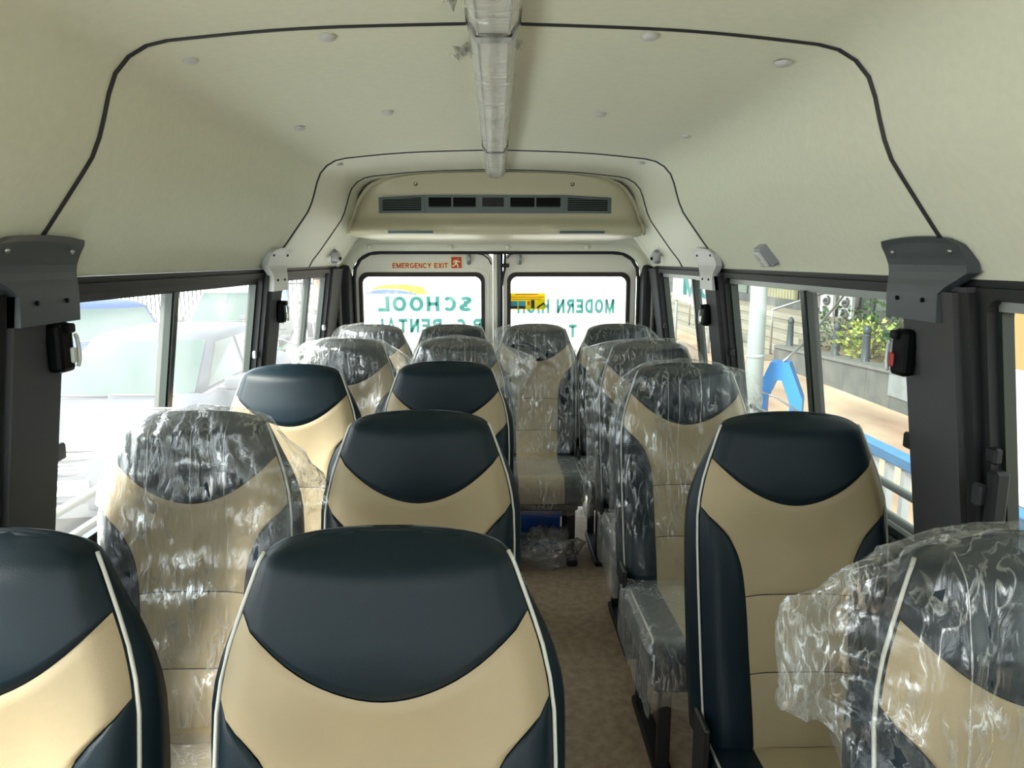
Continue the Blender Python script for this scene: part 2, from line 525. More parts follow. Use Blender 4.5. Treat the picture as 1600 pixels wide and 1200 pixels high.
for i, (a, b) in enumerate(spans):
    ys = [(a, 0.016), (a + 0.004, 0.006), (a + 0.012, 0.001), (a + 0.03, 0)] + [(a + (b - a) * k / 6, 0) for k in range(1, 6)] + [(b - 0.03, 0), (b - 0.012, 0.001), (b - 0.004, 0.006), (b, 0.016)]
    if i == 0:                    # the front length sits a little lower, so its edge shows as a lip
        ys = [(a, 0)] + [(a + (b - a) * k / 6, -0.001) for k in range(1, 6)] + [(b - 0.02, -0.002), (b - 0.008, -0.001), (b - 0.003, 0.004), (b, 0.012)]
    loops = [[(x, y, z) for x, z in prof_at(o)] for y, o in ys]
    loft('headliner_panel', loops, M_LINER if i < 2 else M_LINER2, ceiling, closed=False, caps=False)
for jy in JOINTS:
    tube('joint_strip', [(x, jy + 0.001, z) for x, z in prof_at(0.004)], 0.0078 if jy < 2 else 0.0060, M_TRIM, ceiling, n=8)  # dark joints; the thicker front one also stands for the lip's shadow
loft('roof_skin', [[(x, y, z) for x, z in prof_at(0.05)] for y in (Y_FRONT, Y_DOOR + 0.06)], M_DOOR, ceiling, closed=False, caps=False)  # unseen outer shell, added to block light above the headliner
def button(x, y, z0=None):
    # small fastener cap lying flat under the headliner
    z = min((abs(abs(px) - abs(x)), pz) for px, pz in PROFILE)[1] - 0.004
    vs = []; fs = []
    n = 14
    for rr, dz in ((0.016, 0.004), (0.016, 0.0), (0.012, -0.004), (0.004, -0.0055)):
        for k in range(n):
            t = 2 * math.pi * k / n
            vs.append((x + rr * math.cos(t), y + rr * math.sin(t), z + dz))
    for i in range(3):
        for k in range(n):
            fs.append((i * n + k, i * n + (k + 1) % n, (i + 1) * n + (k + 1) % n, (i + 1) * n + k))
    fs.append(tuple(3 * n + k for k in range(n)))
    mesh('fastener_cap', vs, fs, M_BRKL, ceiling, smooth=True)
for x, y in [(-0.573, 1.47), (-0.30, 1.40), (0.274, 1.39), (0.545, 1.47), (-0.557, 2.19), (-0.293, 2.08), (0.284, 2.10), (0.575, 2.30), (-0.60, 2.93), (0.56, 2.93)]:
    button(x, y)

# ---- side walls: lower panel, header band, pillars
P1 = {-1: (1.27, 1.45), 1: (1.31, 1.51)}
P2 = {-1: (2.76, 2.92), 1: (2.80, 2.97)}
PR = {-1: 3.86, 1: 3.93}
SILL = 0.76
def wallpt(side, off):
    def fn(p, d):
        y, z = p
        return (side * (wx(z) + off + d), y, z)
    return fn
def wslab(name, side, y0, y1, z0, z1, off, depth, m, parent, nz=6):
    loop = [(y0, z0), (y1, z0)] + [(y1, z0 + (z1 - z0) * k / nz) for k in range(1, nz + 1)] + [(y0, z1 - (z1 - z0) * k / nz) for k in range(0, nz)]
    # build as strips so the lean of the wall is followed
    vs = []; fs = []
    for k in range(nz + 1):
        z = z0 + (z1 - z0) * k / nz
        for (y, d) in ((y0, 0), (y1, 0), (y1, depth), (y0, depth)):
            vs.append((side * (wx(z) + off + d), y, z))
    for k in range(nz):
        for j in range(4):
            j2 = (j + 1) % 4
            fs.append((k * 4 + j, k * 4 + j2, (k + 1) * 4 + j2, (k + 1) * 4 + j))
    fs.append((0, 1, 2, 3)); fs.append(tuple(nz * 4 + j for j in (3, 2, 1, 0)))
    return mesh(name, vs, fs, m, parent)

walls = {}
for side, nm in ((-1, 'left'), (1, 'right')):
    w = tag(empty('wall_' + nm), 'dark %s side wall with pillars between the sliding windows' % nm, 'wall', kind='structure')
    walls[side] = w
    box('lower_panel', (side * 0.985, (Y_FRONT + Y_DOOR) / 2, SILL / 2), (0.07, Y_DOOR - Y_FRONT, SILL), M_SIDE, w)
    box('sill_ledge', (side * 0.965, (Y_FRONT + Y_DOOR) / 2, SILL - 0.01), (0.09, Y_DOOR - Y_FRONT, 0.03), M_BLACK, w, bevel=0.006)
    wslab('header_band', side, Y_FRONT, Y_DOOR, 1.378, 1.414, 0.0, 0.09, M_BLACK, w, nz=2)
    for (a, b), name in ((P1[side], 'pillar'), (P2[side], 'pillar'), ((PR[side], Y_DOOR + 0.05), 'corner_pillar'), ((-0.30, -0.1), 'pillar')):
        pl = wslab(name, side, a, b, SILL, 1.40, -0.02, 0.065, M_PILLAR, w)
        if name == 'pillar' and a > 0:
            # raised vinyl face with rounded edges, then the rubber flange of the next window
            wslab('pillar_trim', side, a + 0.02, b - 0.012, SILL, 1.39, -0.034, 0.02, M_PILLAR, pl)
            wslab('pillar_trim', side, a - 0.012, a + 0.012, SILL, 1.39, -0.024, 0.03, M_BLACK, pl)

# ---- windows
WINDOWS = []
def window(n, side, y0, y1, ym, label, gm, guard=True):
    w = tag(empty('window_%d' % n), label, 'window', kind='structure')
    z0, z1 = SILL, 1.40
    outer = rrect(y0, y1, z0, z1, 0.004)
    inner = rrect(y0 + 0.022, y1 - 0.022, z0 + 0.03, z1 - 0.018, 0.035)
    ring('window_frame', outer, inner, 0.05, wallpt(side, -0.008), M_BLACK, w)
    ring('sash_rail', rrect(y0 + 0.02, y1 - 0.02, z0 + 0.028, z1 - 0.016, 0.03), rrect(y0 + 0.034, y1 - 0.034, z0 + 0.05, z1 - 0.038, 0.012), 0.02, wallpt(side, 0.012), M_SASH, w)
    wslab('top_rail', side, y0 + 0.03, y1 - 0.03, z1 - 0.040, z1 - 0.018, 0.009, 0.02, M_ALU if side > 0 else M_TRIM, w, nz=2)
    mh = 0.021 if y1 - y0 > 1.0 else 0.014
    wslab('mullion', side, ym - mh, ym + mh, z0 + 0.04, z1 - 0.038, 0.006, 0.03, M_SASH, w)
    wslab('mullion_cap', side, ym - mh * 0.6, ym + mh * 0.6, z0 + 0.04, z1 - 0.038, 0.001, 0.006, M_SASH, w)
    for a, b, o in ((y0 + 0.03, ym, 0.024), (ym, y1 - 0.03, 0.034)):
        p = wslab('pane', side, a, b, z0 + 0.04, z1 - 0.028, o, 0.0, gm, w)
        me = p.data
        # a single sheet: drop the doubled faces
        bm = bmesh.new(); bm.from_mesh(me)
        bmesh.ops.remove_doubles(bm, verts=bm.verts, dist=1e-6)
        bm.to_mesh(me); bm.free()
    # latch
    la = empty('latch', parent=w)
    zz = 1.06
    yy = y0 + 0.025
    box('latch_body', (side * (wx(zz) - 0.008), yy, zz), (0.016, 0.05, 0.035), M_BLACK, w, bevel=0.004)
    box('latch_body', (side * (wx(1.07) - 0.008), y1 - 0.025, 1.10), (0.016, 0.03, 0.03), M_STEEL if side < 0 else M_BLACK, w, bevel=0.004)
    bpy.data.objects.remove(la)
    if guard:
        for gz in (0.885, 0.81):
            tube('guard_bar', [(side * 0.995, y0 + 0.0, gz), (side * 0.995, y1 - 0.0, gz)], 0.011, mat('guard_bar_paint', (150, 156, 146), 0.4), w)
    return w
window(1, -1, P1[-1][1], P2[-1][0], 2.03, 'large left sliding window with the silver sedan seen through it', M_GLASS_L)
window(2, -1, P2[-1][1], PR[-1], 3.49, 'small rear left sliding window beside the back seats', M_GLASS_L)
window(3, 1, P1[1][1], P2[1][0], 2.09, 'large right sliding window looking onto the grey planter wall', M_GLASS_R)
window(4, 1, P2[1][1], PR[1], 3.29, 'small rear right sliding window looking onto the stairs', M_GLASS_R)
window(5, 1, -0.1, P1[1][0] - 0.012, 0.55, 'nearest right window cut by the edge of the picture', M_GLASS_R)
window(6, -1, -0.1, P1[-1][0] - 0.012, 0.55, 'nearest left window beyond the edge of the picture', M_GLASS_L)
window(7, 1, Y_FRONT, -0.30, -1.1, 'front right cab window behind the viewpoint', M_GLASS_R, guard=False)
window(8, -1, Y_FRONT, -0.30, -1.1, 'front left cab window behind the viewpoint', M_GLASS_L, guard=False)

# ---- pillar brackets: plates that follow the cove from headliner to pillar
def bracket(side, ys_top, ys_bot, m, label, group):
    root = tag(empty('pillar_bracket', (side * 0.84, (ys_top[0] + ys_top[1]) / 2, 1.42)), label, 'bracket', group)
    ox, oy, oz = root.location
    # path in (x, z) from top edge to bottom edge, outline in y along it
    path = spline([(0.812, 0, 1.486), (0.828, 0, 1.462), (0.840, 0, 1.430), (0.839, 0, 1.385), (0.842, 0, 1.332)], 13)
    yt0, yt1 = ys_top; yb0, yb1 = ys_bot       # 0 = nearer the camera
    n = 13; front = []; back = []
    rows = []
    for i, p in enumerate(path):
        t = i / (n - 1)
        k = 0 if t < 0.42 else min(1, (t - 0.42) / 0.22)
        a = yt0 + (yb0 - yt0) * k
        b = yt1 + (yb1 - yt1) * k
        if t < 0.12:                               # rounded top corners
            q = (0.12 - t) / 0.12
            a += 0.03 * q * q; b -= 0.012 * q * q
        arch = 0.010 * math.sin(math.pi * 0.5)
        rows.append((p.x, p.z, a, b))
    nx = 7
    def sheet(d):
        vs = []
        for (x, z, a, b) in rows:
            for j in range(nx):
                y = a + (b - a) * j / (nx - 1)
                bow = 0.012 * (1 - (2 * j / (nx - 1) - 1) ** 2) * (1 - 0.0)
                vs.append((side * (x - 0.018 + d) - ox, y - oy, z + (bow * 0.5 if z > 1.475 else 0) - oz))
        return vs
    V = sheet(0) + sheet(0.024)
    N = len(rows) * nx
    Fc = []
    for i in range(len(rows) - 1):
        for j in range(nx - 1):
            q = (i * nx + j, i * nx + j + 1, (i + 1) * nx + j + 1, (i + 1) * nx + j)
            Fc.append(q); Fc.append(tuple(N + k for k in reversed(q)))
    rim = [j for j in range(nx)] + [i * nx + nx - 1 for i in range(1, len(rows))] + [(len(rows) - 1) * nx + j for j in range(nx - 2, -1, -1)] + [i * nx for i in range(len(rows) - 2, 0, -1)]
    for a, b in zip(rim, rim[1:] + rim[:1]):
        Fc.append((a, b, N + b, N + a))
    pl = mesh('plate', V, Fc, m, root, smooth=False)
    # dark edge lip behind the plate
    for (t, u) in ((0.2, 0.12), (0.2, 0.86), (0.78, 0.25), (0.78, 0.75)):
        i = int(t * (n - 1))
        x, z, a, b = rows[i]
        y = a + (b - a) * u
        c = Vector((side * (x - 0.020) - ox, y - oy, z - oz))
        d = Vector((-side * 0.8, 0, -0.6 if t < 0.5 else -0.1)).normalized()
        tube('screw', [c - d * 0.004, c + d * 0.002], 0.0045, M_STEEL if m is M_BRKD and t < 0.5 else M_DARK, root, n=8)
    return root
bracket(1, (1.285, 1.545), (1.365, 1.545), M_BRKD, 'dark grey screwed plate above the nearest right pillar', 'pillar plates')
bracket(-1, (1.22, 1.475), (1.29, 1.475), M_BRKD, 'dark grey screwed plate above the nearest left pillar', 'pillar plates')
bracket(1, (2.78, 3.03), (2.82, 2.99), M_BRKL, 'pale grey screwed plate above the farther right pillar', 'pillar plates')
bracket(-1, (2.70, 2.94), (2.76, 2.94), M_BRKL, 'pale grey screwed plate above the farther left pillar', 'pillar plates')

# ---- unseen bulkhead and header, added to cut light from the open front
wf = tag(empty('wall_front'), 'dashboard bulkhead below the windscreen behind the viewpoint', 'wall', kind='structure')
box('bulkhead', (0, Y_FRONT + 0.03, 0.42), (1.94, 0.06, 0.90), M_TRIM, wf, bevel=0.01)
box('light_cut_header', (0, Y_FRONT + 0.03, 1.79), (1.5, 0.06, 0.14), M_LINER2, wf, bevel=0.01)
# ---- small black housings on the pillars (belt guides)
M_LENS = mat('clear_lens', (210, 214, 214), 0.15, spec=0.6)
def guide(side, y, z, label, s=1.0):
    x = side * (wx(z) - 0.034)
    r = tag(empty('belt_guide', (x, y, z)), label, 'belt guide', 'belt guides on the pillars')
    box('housing', (-side * 0.014, 0, 0), (0.03, 0.05 * s, 0.095 * s), M_DARK, r, bevel=0.009, seg=2)
    box('housing_clip', (-side * 0.030, 0.006, 0.036 * s), (0.014, 0.026, 0.018), M_DARK, r, bevel=0.003)
    vs = []; 
    tube('guide_loop', [(-side * 0.032, 0.022 + 0.008 * math.sin(a), -0.008 + 0.03 * s * math.cos(a)) for a in [math.pi * k / 8 for k in range(9)]], 0.004, M_LENS, r, n=6)
    box('release_tab', (-side * 0.031, 0.012, -0.016), (0.008, 0.016, 0.03 * s), mat('tab_red', (150, 30, 26), 0.4) if side > 0 and y < 2 else M_LENS, r, bevel=0.003)
guide(1, 1.478, 1.262, 'black belt guide with red tab on the nearest right pillar')
guide(-1, 1.405, 1.285, 'black belt guide on the nearest left pillar')
guide(1, 2.93, 1.23, 'small black belt guide on the farther right pillar', 0.9)
guide(-1, 2.87, 1.25, 'small black belt guide on the farther left pillar', 0.9)
# black catch on the near right window frame
r = tag(empty('window_catch', (0.89, 1.243, 1.03)), 'black catch block on the nearest right window frame', 'catch')
box('catch_body', (0, 0.0, 0), (0.03, 0.028, 0.10), M_BLACK, r, bevel=0.006)
box('catch_knob', (-0.018, 0.02, 0.0), (0.016, 0.026, 0.04), M_TRIM, r, bevel=0.004)

# ---- rear wall: moulded surround, dark corner columns
wall_rear = tag(empty('wall_rear'), 'beige moulded rear surround framing the two back doors', 'wall', kind='structure')
NR = len(PROFILE)
def arch_pts(hw, zt, zb, r, y, n=NR):
    """arch outline sampled so that it lofts against the ceiling profile"""
    pts = [(-hw, 0, zb), (-hw, 0, zt - r)] + [(-hw + r - r * math.cos(R(a)), 0, zt - r + r * math.sin(R(a))) for a in (15, 30, 45, 60, 75)] + [(-hw + r, 0, zt), (-hw * 0.5, 0, zt), (0, 0, zt), (hw * 0.5, 0, zt), (hw - r, 0, zt)] + [(hw - r + r * math.sin(R(a)), 0, zt - r + r * math.cos(R(a))) for a in (15, 30, 45, 60, 75)] + [(hw, 0, zt - r), (hw, 0, zb)]
    d = [0]
    for a, b in zip(pts, pts[1:]): d.append(d[-1] + (Vector(b) - Vector(a)).length)
    out = []; j = 0
    for k in range(n):
        s = d[-1] * k / (n - 1)
        while j < len(d) - 2 and d[j + 1] < s: j += 1
        t = (s - d[j]) / (d[j + 1] - d[j])
        p = Vector(pts[j]).lerp(Vector(pts[j + 1]), t)
        out.append((p.x, y, p.z))
    return out
ZB = 1.415
loft('surround_cove', [
    [(x, 3.985, z) for x, z in prof_at(0.004)],
    [(x * 0.995, 4.04, z - 0.01) for x, z in PROFILE],
    arch_pts(0.855, 1.60, ZB, 0.16, 4.10),
    arch_pts(0.85, 1.545, ZB, 0.15, 4.125),
    arch_pts(0.846, 1.538, ZB, 0.15, 4.128)], M_LINER2, wall_rear, closed=False, caps=False)
loft('header_beam', [
    arch_pts(0.846, 1.538, ZB, 0.15, 4.128),
    arch_pts(0.838, 1.53, ZB, 0.145, 4.122),
    arch_pts(0.818, 1.502, ZB, 0.14, 4.135),
    arch_pts(0.812, 1.494, ZB, 0.14, 4.16),
    arch_pts(0.812, 1.494, ZB, 0.14, 4.20)], M_LINER2, wall_rear, closed=False, caps=False)
for x in (-0.70, -0.255, 0.06, 0.50):
    tube('fastener_cap', [(x, 4.131, 1.517), (x, 4.120, 1.514), (x, 4.117, 1.513)], [0.016, 0.014, 0.006], M_LINER2, wall_rear, n=12)
# black door seal
def arch_seal(hw, zt, r, y, rr, m, parent, name):
    tube(name, arch_pts(hw, zt, 0.1, r, y, 70), rr, m, parent, n=8)
arch_seal(0.803, 1.487, 0.13, 4.20, 0.010, M_BLACK, wall_rear, 'door_seal')
for side in (-1, 1):
    box('corner_column', (side * 0.875, 4.16, 0.71), (0.13, 0.11, 1.42), M_BLACK, wall_rear, bevel=0.02, seg=2)
    tube('column_strap', [(side * 0.865, 4.09, z) for z in (0.8, 1.0, 1.2, 1.40)], 0.011, M_SIDE, wall_rear, n=6)
    box('sash_track', (side * 0.90, 3.99, 1.08), (0.02, 0.05, 0.66), M_BLACK, wall_rear, bevel=0.004)
    # toothed seal strip
    for k in range(9):
        box('seal_tooth', (side * 0.872, 4.08, 1.03 + k * 0.018), (0.012, 0.01, 0.009), M_TRIM, wall_rear)
box('roof_closure', (0, Y_DOOR + 0.04, 1.70), (1.8, 0.03, 0.42), M_DOOR, wall_rear)

# ---- back doors
def dfn(y):
    return lambda p, d: (p[0], y + d, p[1])
doors = {}
def door(n, x0, x1, gx0, gx1, rin, rout, label):
    d = tag(empty('door_%d' % n, (0, 0, 0)), label, 'door', kind='structure')
    outer = rrect(x0, x1, 0.05, 1.486, rout, 6)
    inner = rrect(gx0, gx1, 0.72, 1.37, rin, 6)
    ring('door_skin', outer, inner, 0.05, dfn(4.235), M_DOOR, d)
    # pressed step around the window
    ring('door_step', rrect(gx0 - 0.03, gx1 + 0.03, 0.69, 1.40, 0.07, 6), rrect(gx0 - 0.006, gx1 + 0.006, 0.714, 1.376, 0.05, 6), 0.012, dfn(4.226), M_DOOR, d)
    ring('window_seal', rrect(gx0 - 0.007, gx1 + 0.007, 0.713, 1.377, 0.05, 6), rrect(gx0 + 0.014, gx1 - 0.014, 0.735, 1.352, 0.04, 6), 0.03, dfn(4.219), M_WRUB, d)
    lp = rrect(gx0 + 0.002, gx1 - 0.002, 0.722, 1.368, 0.045, 6)
    mesh('pane', [(a, 4.252, b) for a, b in lp], [tuple(range(len(lp)))], M_GLASS_B, d)
    doors[n] = d
    return d
door(1, -0.797, -0.022, -0.775, -0.075, 0.045, (0.02, 0.02, 0.05, 0.12), 'cream left back door under the emergency exit lettering')
door(2, 0.038, 0.797, 0.066, 0.755, 0.045, (0.02, 0.02, 0.05, 0.12)[::-1] and (0.02, 0.02, 0.12, 0.05), 'cream right back door with the yellow sticker')
# meeting post between the doors, cable and hinge plates
box('meeting_post', (-0.008, 4.262, 0.78), (0.026, 0.05, 1.42), M_DOOR, wall_rear, bevel=0.006)
box('meeting_gap', (0.016, 4.268, 0.78), (0.022, 0.05, 1.42), M_SASH, wall_rear, bevel=0.003)
tube('meeting_seal', [(0.029, 4.245, 0.1), (0.029, 4.245, 1.48)], 0.006, M_SASH, wall_rear)
tube('wiper_cable', [(0.047, 4.21, 1.49), (0.046, 4.21, 1.43), (0.046, 4.21, 1.40), (0.034, 4.212, 1.345), (0.028, 4.212, 1.30), (0.028, 4.212, 0.8)], 0.007, M_BLACK, doors[2], n=8)
tube('cable_branch', [(0.06, 4.214, 1.455), (0.075, 4.212, 1.475), (0.105, 4.212, 1.484), (0.16, 4.212, 1.487)], 0.004, M_BLACK, doors[2], n=6)
tube('cable_branch', [(-0.03, 4.222, 1.42), (-0.045, 4.220, 1.452), (-0.075, 4.219, 1.474), (-0.13, 4.216, 1.485)], 0.004, M_BLACK, doors[1], n=6)
box('cable_clamp', (0.046, 4.206, 1.415), (0.05, 0.02, 0.022), M_BLACK, doors[2], bevel=0.004)
for dn, x in ((1, -0.157), (2, 0.128)):
    hb = box('catch_plate', (x, 4.218, 1.453), (0.024, 0.018, 0.068), M_ALU, doors[dn], bevel=0.008, seg=2)
    for dz in (-0.018, 0.012):
        tube('bolt', [(x, 4.214, 1.453 + dz), (x, 4.204, 1.453 + dz)], 0.008, M_STEEL, hb, n=8)

# ---- writing on the doors
sg = tag(empty('emergency_exit_sign', (-0.44, 4.232, 1.414)), 'red EMERGENCY EXIT lettering on the left back door', 'sign')
block_text('lettering', 'EMERGENCY EXIT', 0.313, 0.030, M_RED, sg, lambda x, z: (x + 0.007, -0.0012, z), t=0.2, gap=0.12)
mesh('backing', [(-0.155, 0, -0.019), (0.168, 0, -0.019), (0.168, 0, 0.02), (-0.155, 0, 0.02)], [(0, 1, 2, 3)], M_CREAM, sg)
sg2 = tag(empty('running_man_sign', (-0.231, 4.2325, 1.431)), 'red square exit sign with a white running figure beside the lettering', 'sign')
slab('sign_plate', rrect(-0.037, 0.037, -0.038, 0.038, 0.003, 2), 0.0015, lambda p, d: (p[0], -d, p[1]), M_CREAM, sg2)
slab('red_field', rrect(-0.026, 0.032, -0.032, 0.032, 0.002, 2), 0.0004, lambda p, d: (p[0], -0.0016 - d, p[1]), M_RED, sg2)
def stick(pts, r):
    v, f = tube_data([(x, -0.0026, z) for x, z in pts], r, 6)
    return v, f
vs, fs = [], []
for pts, rr in (([(0.005, 0.012), (-0.001, -0.004)], 0.0062), ([(-0.001, -0.004), (0.010, -0.012), (0.012, -0.027)], 0.0038), ([(-0.002, -0.004), (-0.008, -0.015), (-0.021, -0.02)], 0.0038), ([(0.004, 0.013), (-0.010, 0.010), (-0.015, 0.0)], 0.0030), ([(0.006, 0.012), (0.016, 0.004), (0.024, 0.008)], 0.0030), ([(0.012, 0.0215), (0.0125, 0.0225)], 0.0062)):
    tube_data([(x, -0.0022, z) for x, z in pts], rr, 8, vs, fs)
vs = [Vector((v.x, -0.0021 + (v.y + 0.0022) * 0.05, v.z)) for v in vs]
mesh('running_figure', vs, fs, M_CREAM, sg2)

def glass_text(name, s, x0, x1, z0, z1, label, crop=None):
    t = tag(empty(name, ((x0 + x1) / 2, 4.256, (z0 + z1) / 2)), label, 'lettering')
    block_text('lettering', s, x1 - x0, z1 - z0, M_TEAL, t, lambda x, z: (-x, 0, z), t=0.255, gap=0.15)
    return t
glass_text('window_lettering', 'SCHOOL', -0.682, -0.141, 1.152, 1.241, 'teal SCHOOL lettering seen mirrored on the left back window')
glass_text('window_lettering', 'P.C. RENTAL', -0.70, -0.085, 1.030, 1.113, 'teal RENTAL lettering half hidden behind the back seats')
glass_text('window_lettering', 'MODERN HIGH', 0.117, 0.68, 1.140, 1.225, 'teal MODERN HIGH lettering seen mirrored on the right back window')
glass_text('window_lettering', 'T', 0.415, 0.465, 1.0, 1.078, 'teal letter just above the back seats on the right back window')
# yellow and lavender swoosh on the left pane
sw = tag(empty('window_swoosh', (-0.55, 4.256, 1.27)), 'pale yellow and lavender swoosh above SCHOOL on the back window', 'sticker')
def swoosh(name, top, bot, m, y):
    n = 24
    T = spline([(a, y, b) for a, b in top], n); B = spline([(a, y, b) for a, b in bot], n)
    mesh(name, T + B, [(i, i + 1, n + i + 1, n + i) for i in range(n - 1)], m, sw)
swoosh('yellow_band', [(-0.19, -0.005), (-0.12, 0.03), (0.0, 0.038), (0.1, 0.03), (0.14, 0.01), (0.15, -0.02)], [(-0.19, -0.006), (-0.12, 0.012), (0.0, 0.008), (0.06, -0.008), (0.09, -0.016), (0.149, -0.021)], M_YEL2, 0)
swoosh('lavender_band', [(-0.2, -0.008), (-0.12, 0.010), (0.0, 0.006), (0.09, -0.014)], [(-0.2, -0.02), (-0.12, -0.018), (0.0, -0.018), (0.09, -0.026)], M_LAV, 0.0005)
# yellow instruction sticker
st = tag(empty('instruction_sticker', (0.171, 4.248, 1.211)), 'yellow printed safety sticker on the right back window', 'sticker')
slab('sticker_sheet', rrect(-0.108, 0.108, -0.047, 0.047, 0.002, 2), 0.0008, lambda p, d: (p[0], -d, p[1]), M_YEL, st)
def prt(name, x0, x1, z0, z1, m, d=0.0012):
    slab(name, [(x0, z0), (x1, z0), (x1, z1), (x0, z1)], 0.0003, lambda p, q: (p[0], -d - q, p[1]), m, st)
prt('title_line', -0.065, 0.065, 0.036, 0.042, M_ORG)
prt('text_line', -0.10, 0.10, 0.022, 0.027, M_ORG)
prt('text_line', -0.10, 0.085, 0.010, 0.015, M_ORG)
prt('edge_bar', -0.106, -0.100, -0.045, 0.0, M_RED)
prt('picture', -0.092, -0.052, -0.032, 0.002, M_SKYB)
prt('picture', -0.046, -0.006, -0.032, 0.002, M_SKYB)
prt('picture_base', -0.092, -0.052, -0.042, -0.026, M_TRIM, 0.0016)
prt('picture_base', -0.046, -0.006, -0.042, -0.026, M_TRIM, 0.0016)
prt('arrow_block', 0.004, 0.020, -0.022, 0.002, M_ORG)
prt('seat_icon', 0.026, 0.046, -0.040, 0.008, M_TRIM)
slab('hammer_icon', [(0.06, -0.038), (0.066, -0.042), (0.100, -0.016), (0.104, -0.026), (0.108, -0.016), (0.098, -0.006), (0.06, -0.032)], 0.0003, lambda p, q: (p[0] - 0.001, -0.0012 - q, p[1]), M_TRIM, st)

# ---- overhead air conditioner
ac = tag(empty('air_conditioner', (0, 3.55, 1.56)), 'arched beige air conditioner housing with dark vents over the back doors', 'air conditioner')
ax, ay, az = ac.location
ACW = [(1.548, 0.60), (1.556, 0.68), (1.57, 0.70), (1.60, 0.695), (1.66, 0.683), (1.70, 0.668), (1.74, 0.645), (1.78, 0.61), (1.80, 0.575), (1.818, 0.52), (1.83, 0.44), (1.838, 0.34), (1.842, 0.2), (1.844, 0.05)]
ACY = [(1.548, 3.60), (1.556, 3.55), (1.57, 3.505), (1.585, 3.495), (1.61, 3.515), (1.635, 3.55), (1.65, 3.562), (1.70, 3.568), (1.76, 3.56), (1.80, 3.535), (1.83, 3.505), (1.844, 3.49)]
loops = []
nxx = 41
zs = [1.548, 1.552, 1.557, 1.563, 1.57, 1.578, 1.587, 1.60, 1.615, 1.63, 1.64, 1.65, 1.67, 1.69, 1.71, 1.73, 1.75, 1.77, 1.785, 1.80, 1.81, 1.82, 1.828, 1.834, 1.839, 1.842, 1.844]
vs, fs = [], []
def acy(x, z):
    w = sinterp(ACW, z); y = sinterp(ACY, z)
    u = abs(x) / 0.70
    y += 0.05 * max(0, u - 0.55) ** 2 / 0.2            # sweeps back at the ends
    if z < 1.6: y += 0.02 * (abs(x) < 0.25)
    return y
for z in zs:
    w = sinterp(ACW, z)
    for j in range(nxx):
        s = 2 * j / (nxx - 1) - 1
        x = w * s
        y = acy(x, z)
        e = max(0, abs(s) - 0.9) / 0.1
        y += 0.03 * e * e
        vs.append((x - ax, y - ay, z - az))
nz = len(zs)
for i in range(nz - 1):
    for j in range(nxx - 1):
        fs.append((i * nxx + j, i * nxx + j + 1, (i + 1) * nxx + j + 1, (i + 1) * nxx + j))
# skirt back to the rear surround, all round
b0 = len(vs)
for i in range(nz):
    for s in (-1, 1):
        w = sinterp(ACW, zs[i]); vs.append((s * w * 1.0 - ax, 4.09 - ay, zs[i] - az))
for i in range(nz - 1):
    fs.append((i * nxx, (i + 1) * nxx, b0 + 2 * (i + 1), b0 + 2 * i))
    fs.append((i * nxx + nxx - 1, b0 + 2 * i + 1, b0 + 2 * (i + 1) + 1, (i + 1) * nxx + nxx - 1))
b1 = len(vs)
for j in range(nxx):
    w = sinterp(ACW, zs[0]); vs.append((w * (2 * j / (nxx - 1) - 1) - ax, 4.09 - ay, zs[0] - az))
for j in range(nxx - 1):
    fs.append((j, b1 + j, b1 + j + 1, j + 1))
M_ACP = mat('air_conditioner_plastic', (196, 192, 168), 0.38, spec=0.5)
housing = mesh('housing', vs, fs, M_ACP, ac, smooth=True)
# rolled rim of the housing
rim = [(-interp(ACW, z) - 0.004, acy(interp(ACW, z), z) + 0.02, z) for z in zs[4:]] + [(interp(ACW, z) + 0.004, acy(interp(ACW, z), z) + 0.02, z) for z in reversed(zs[4:-1])]
tube('housing_rim', [(x - ax, y - ay + 0.012, z - az) for x, y, z in rim], 0.011, M_ACP, ac, n=8)
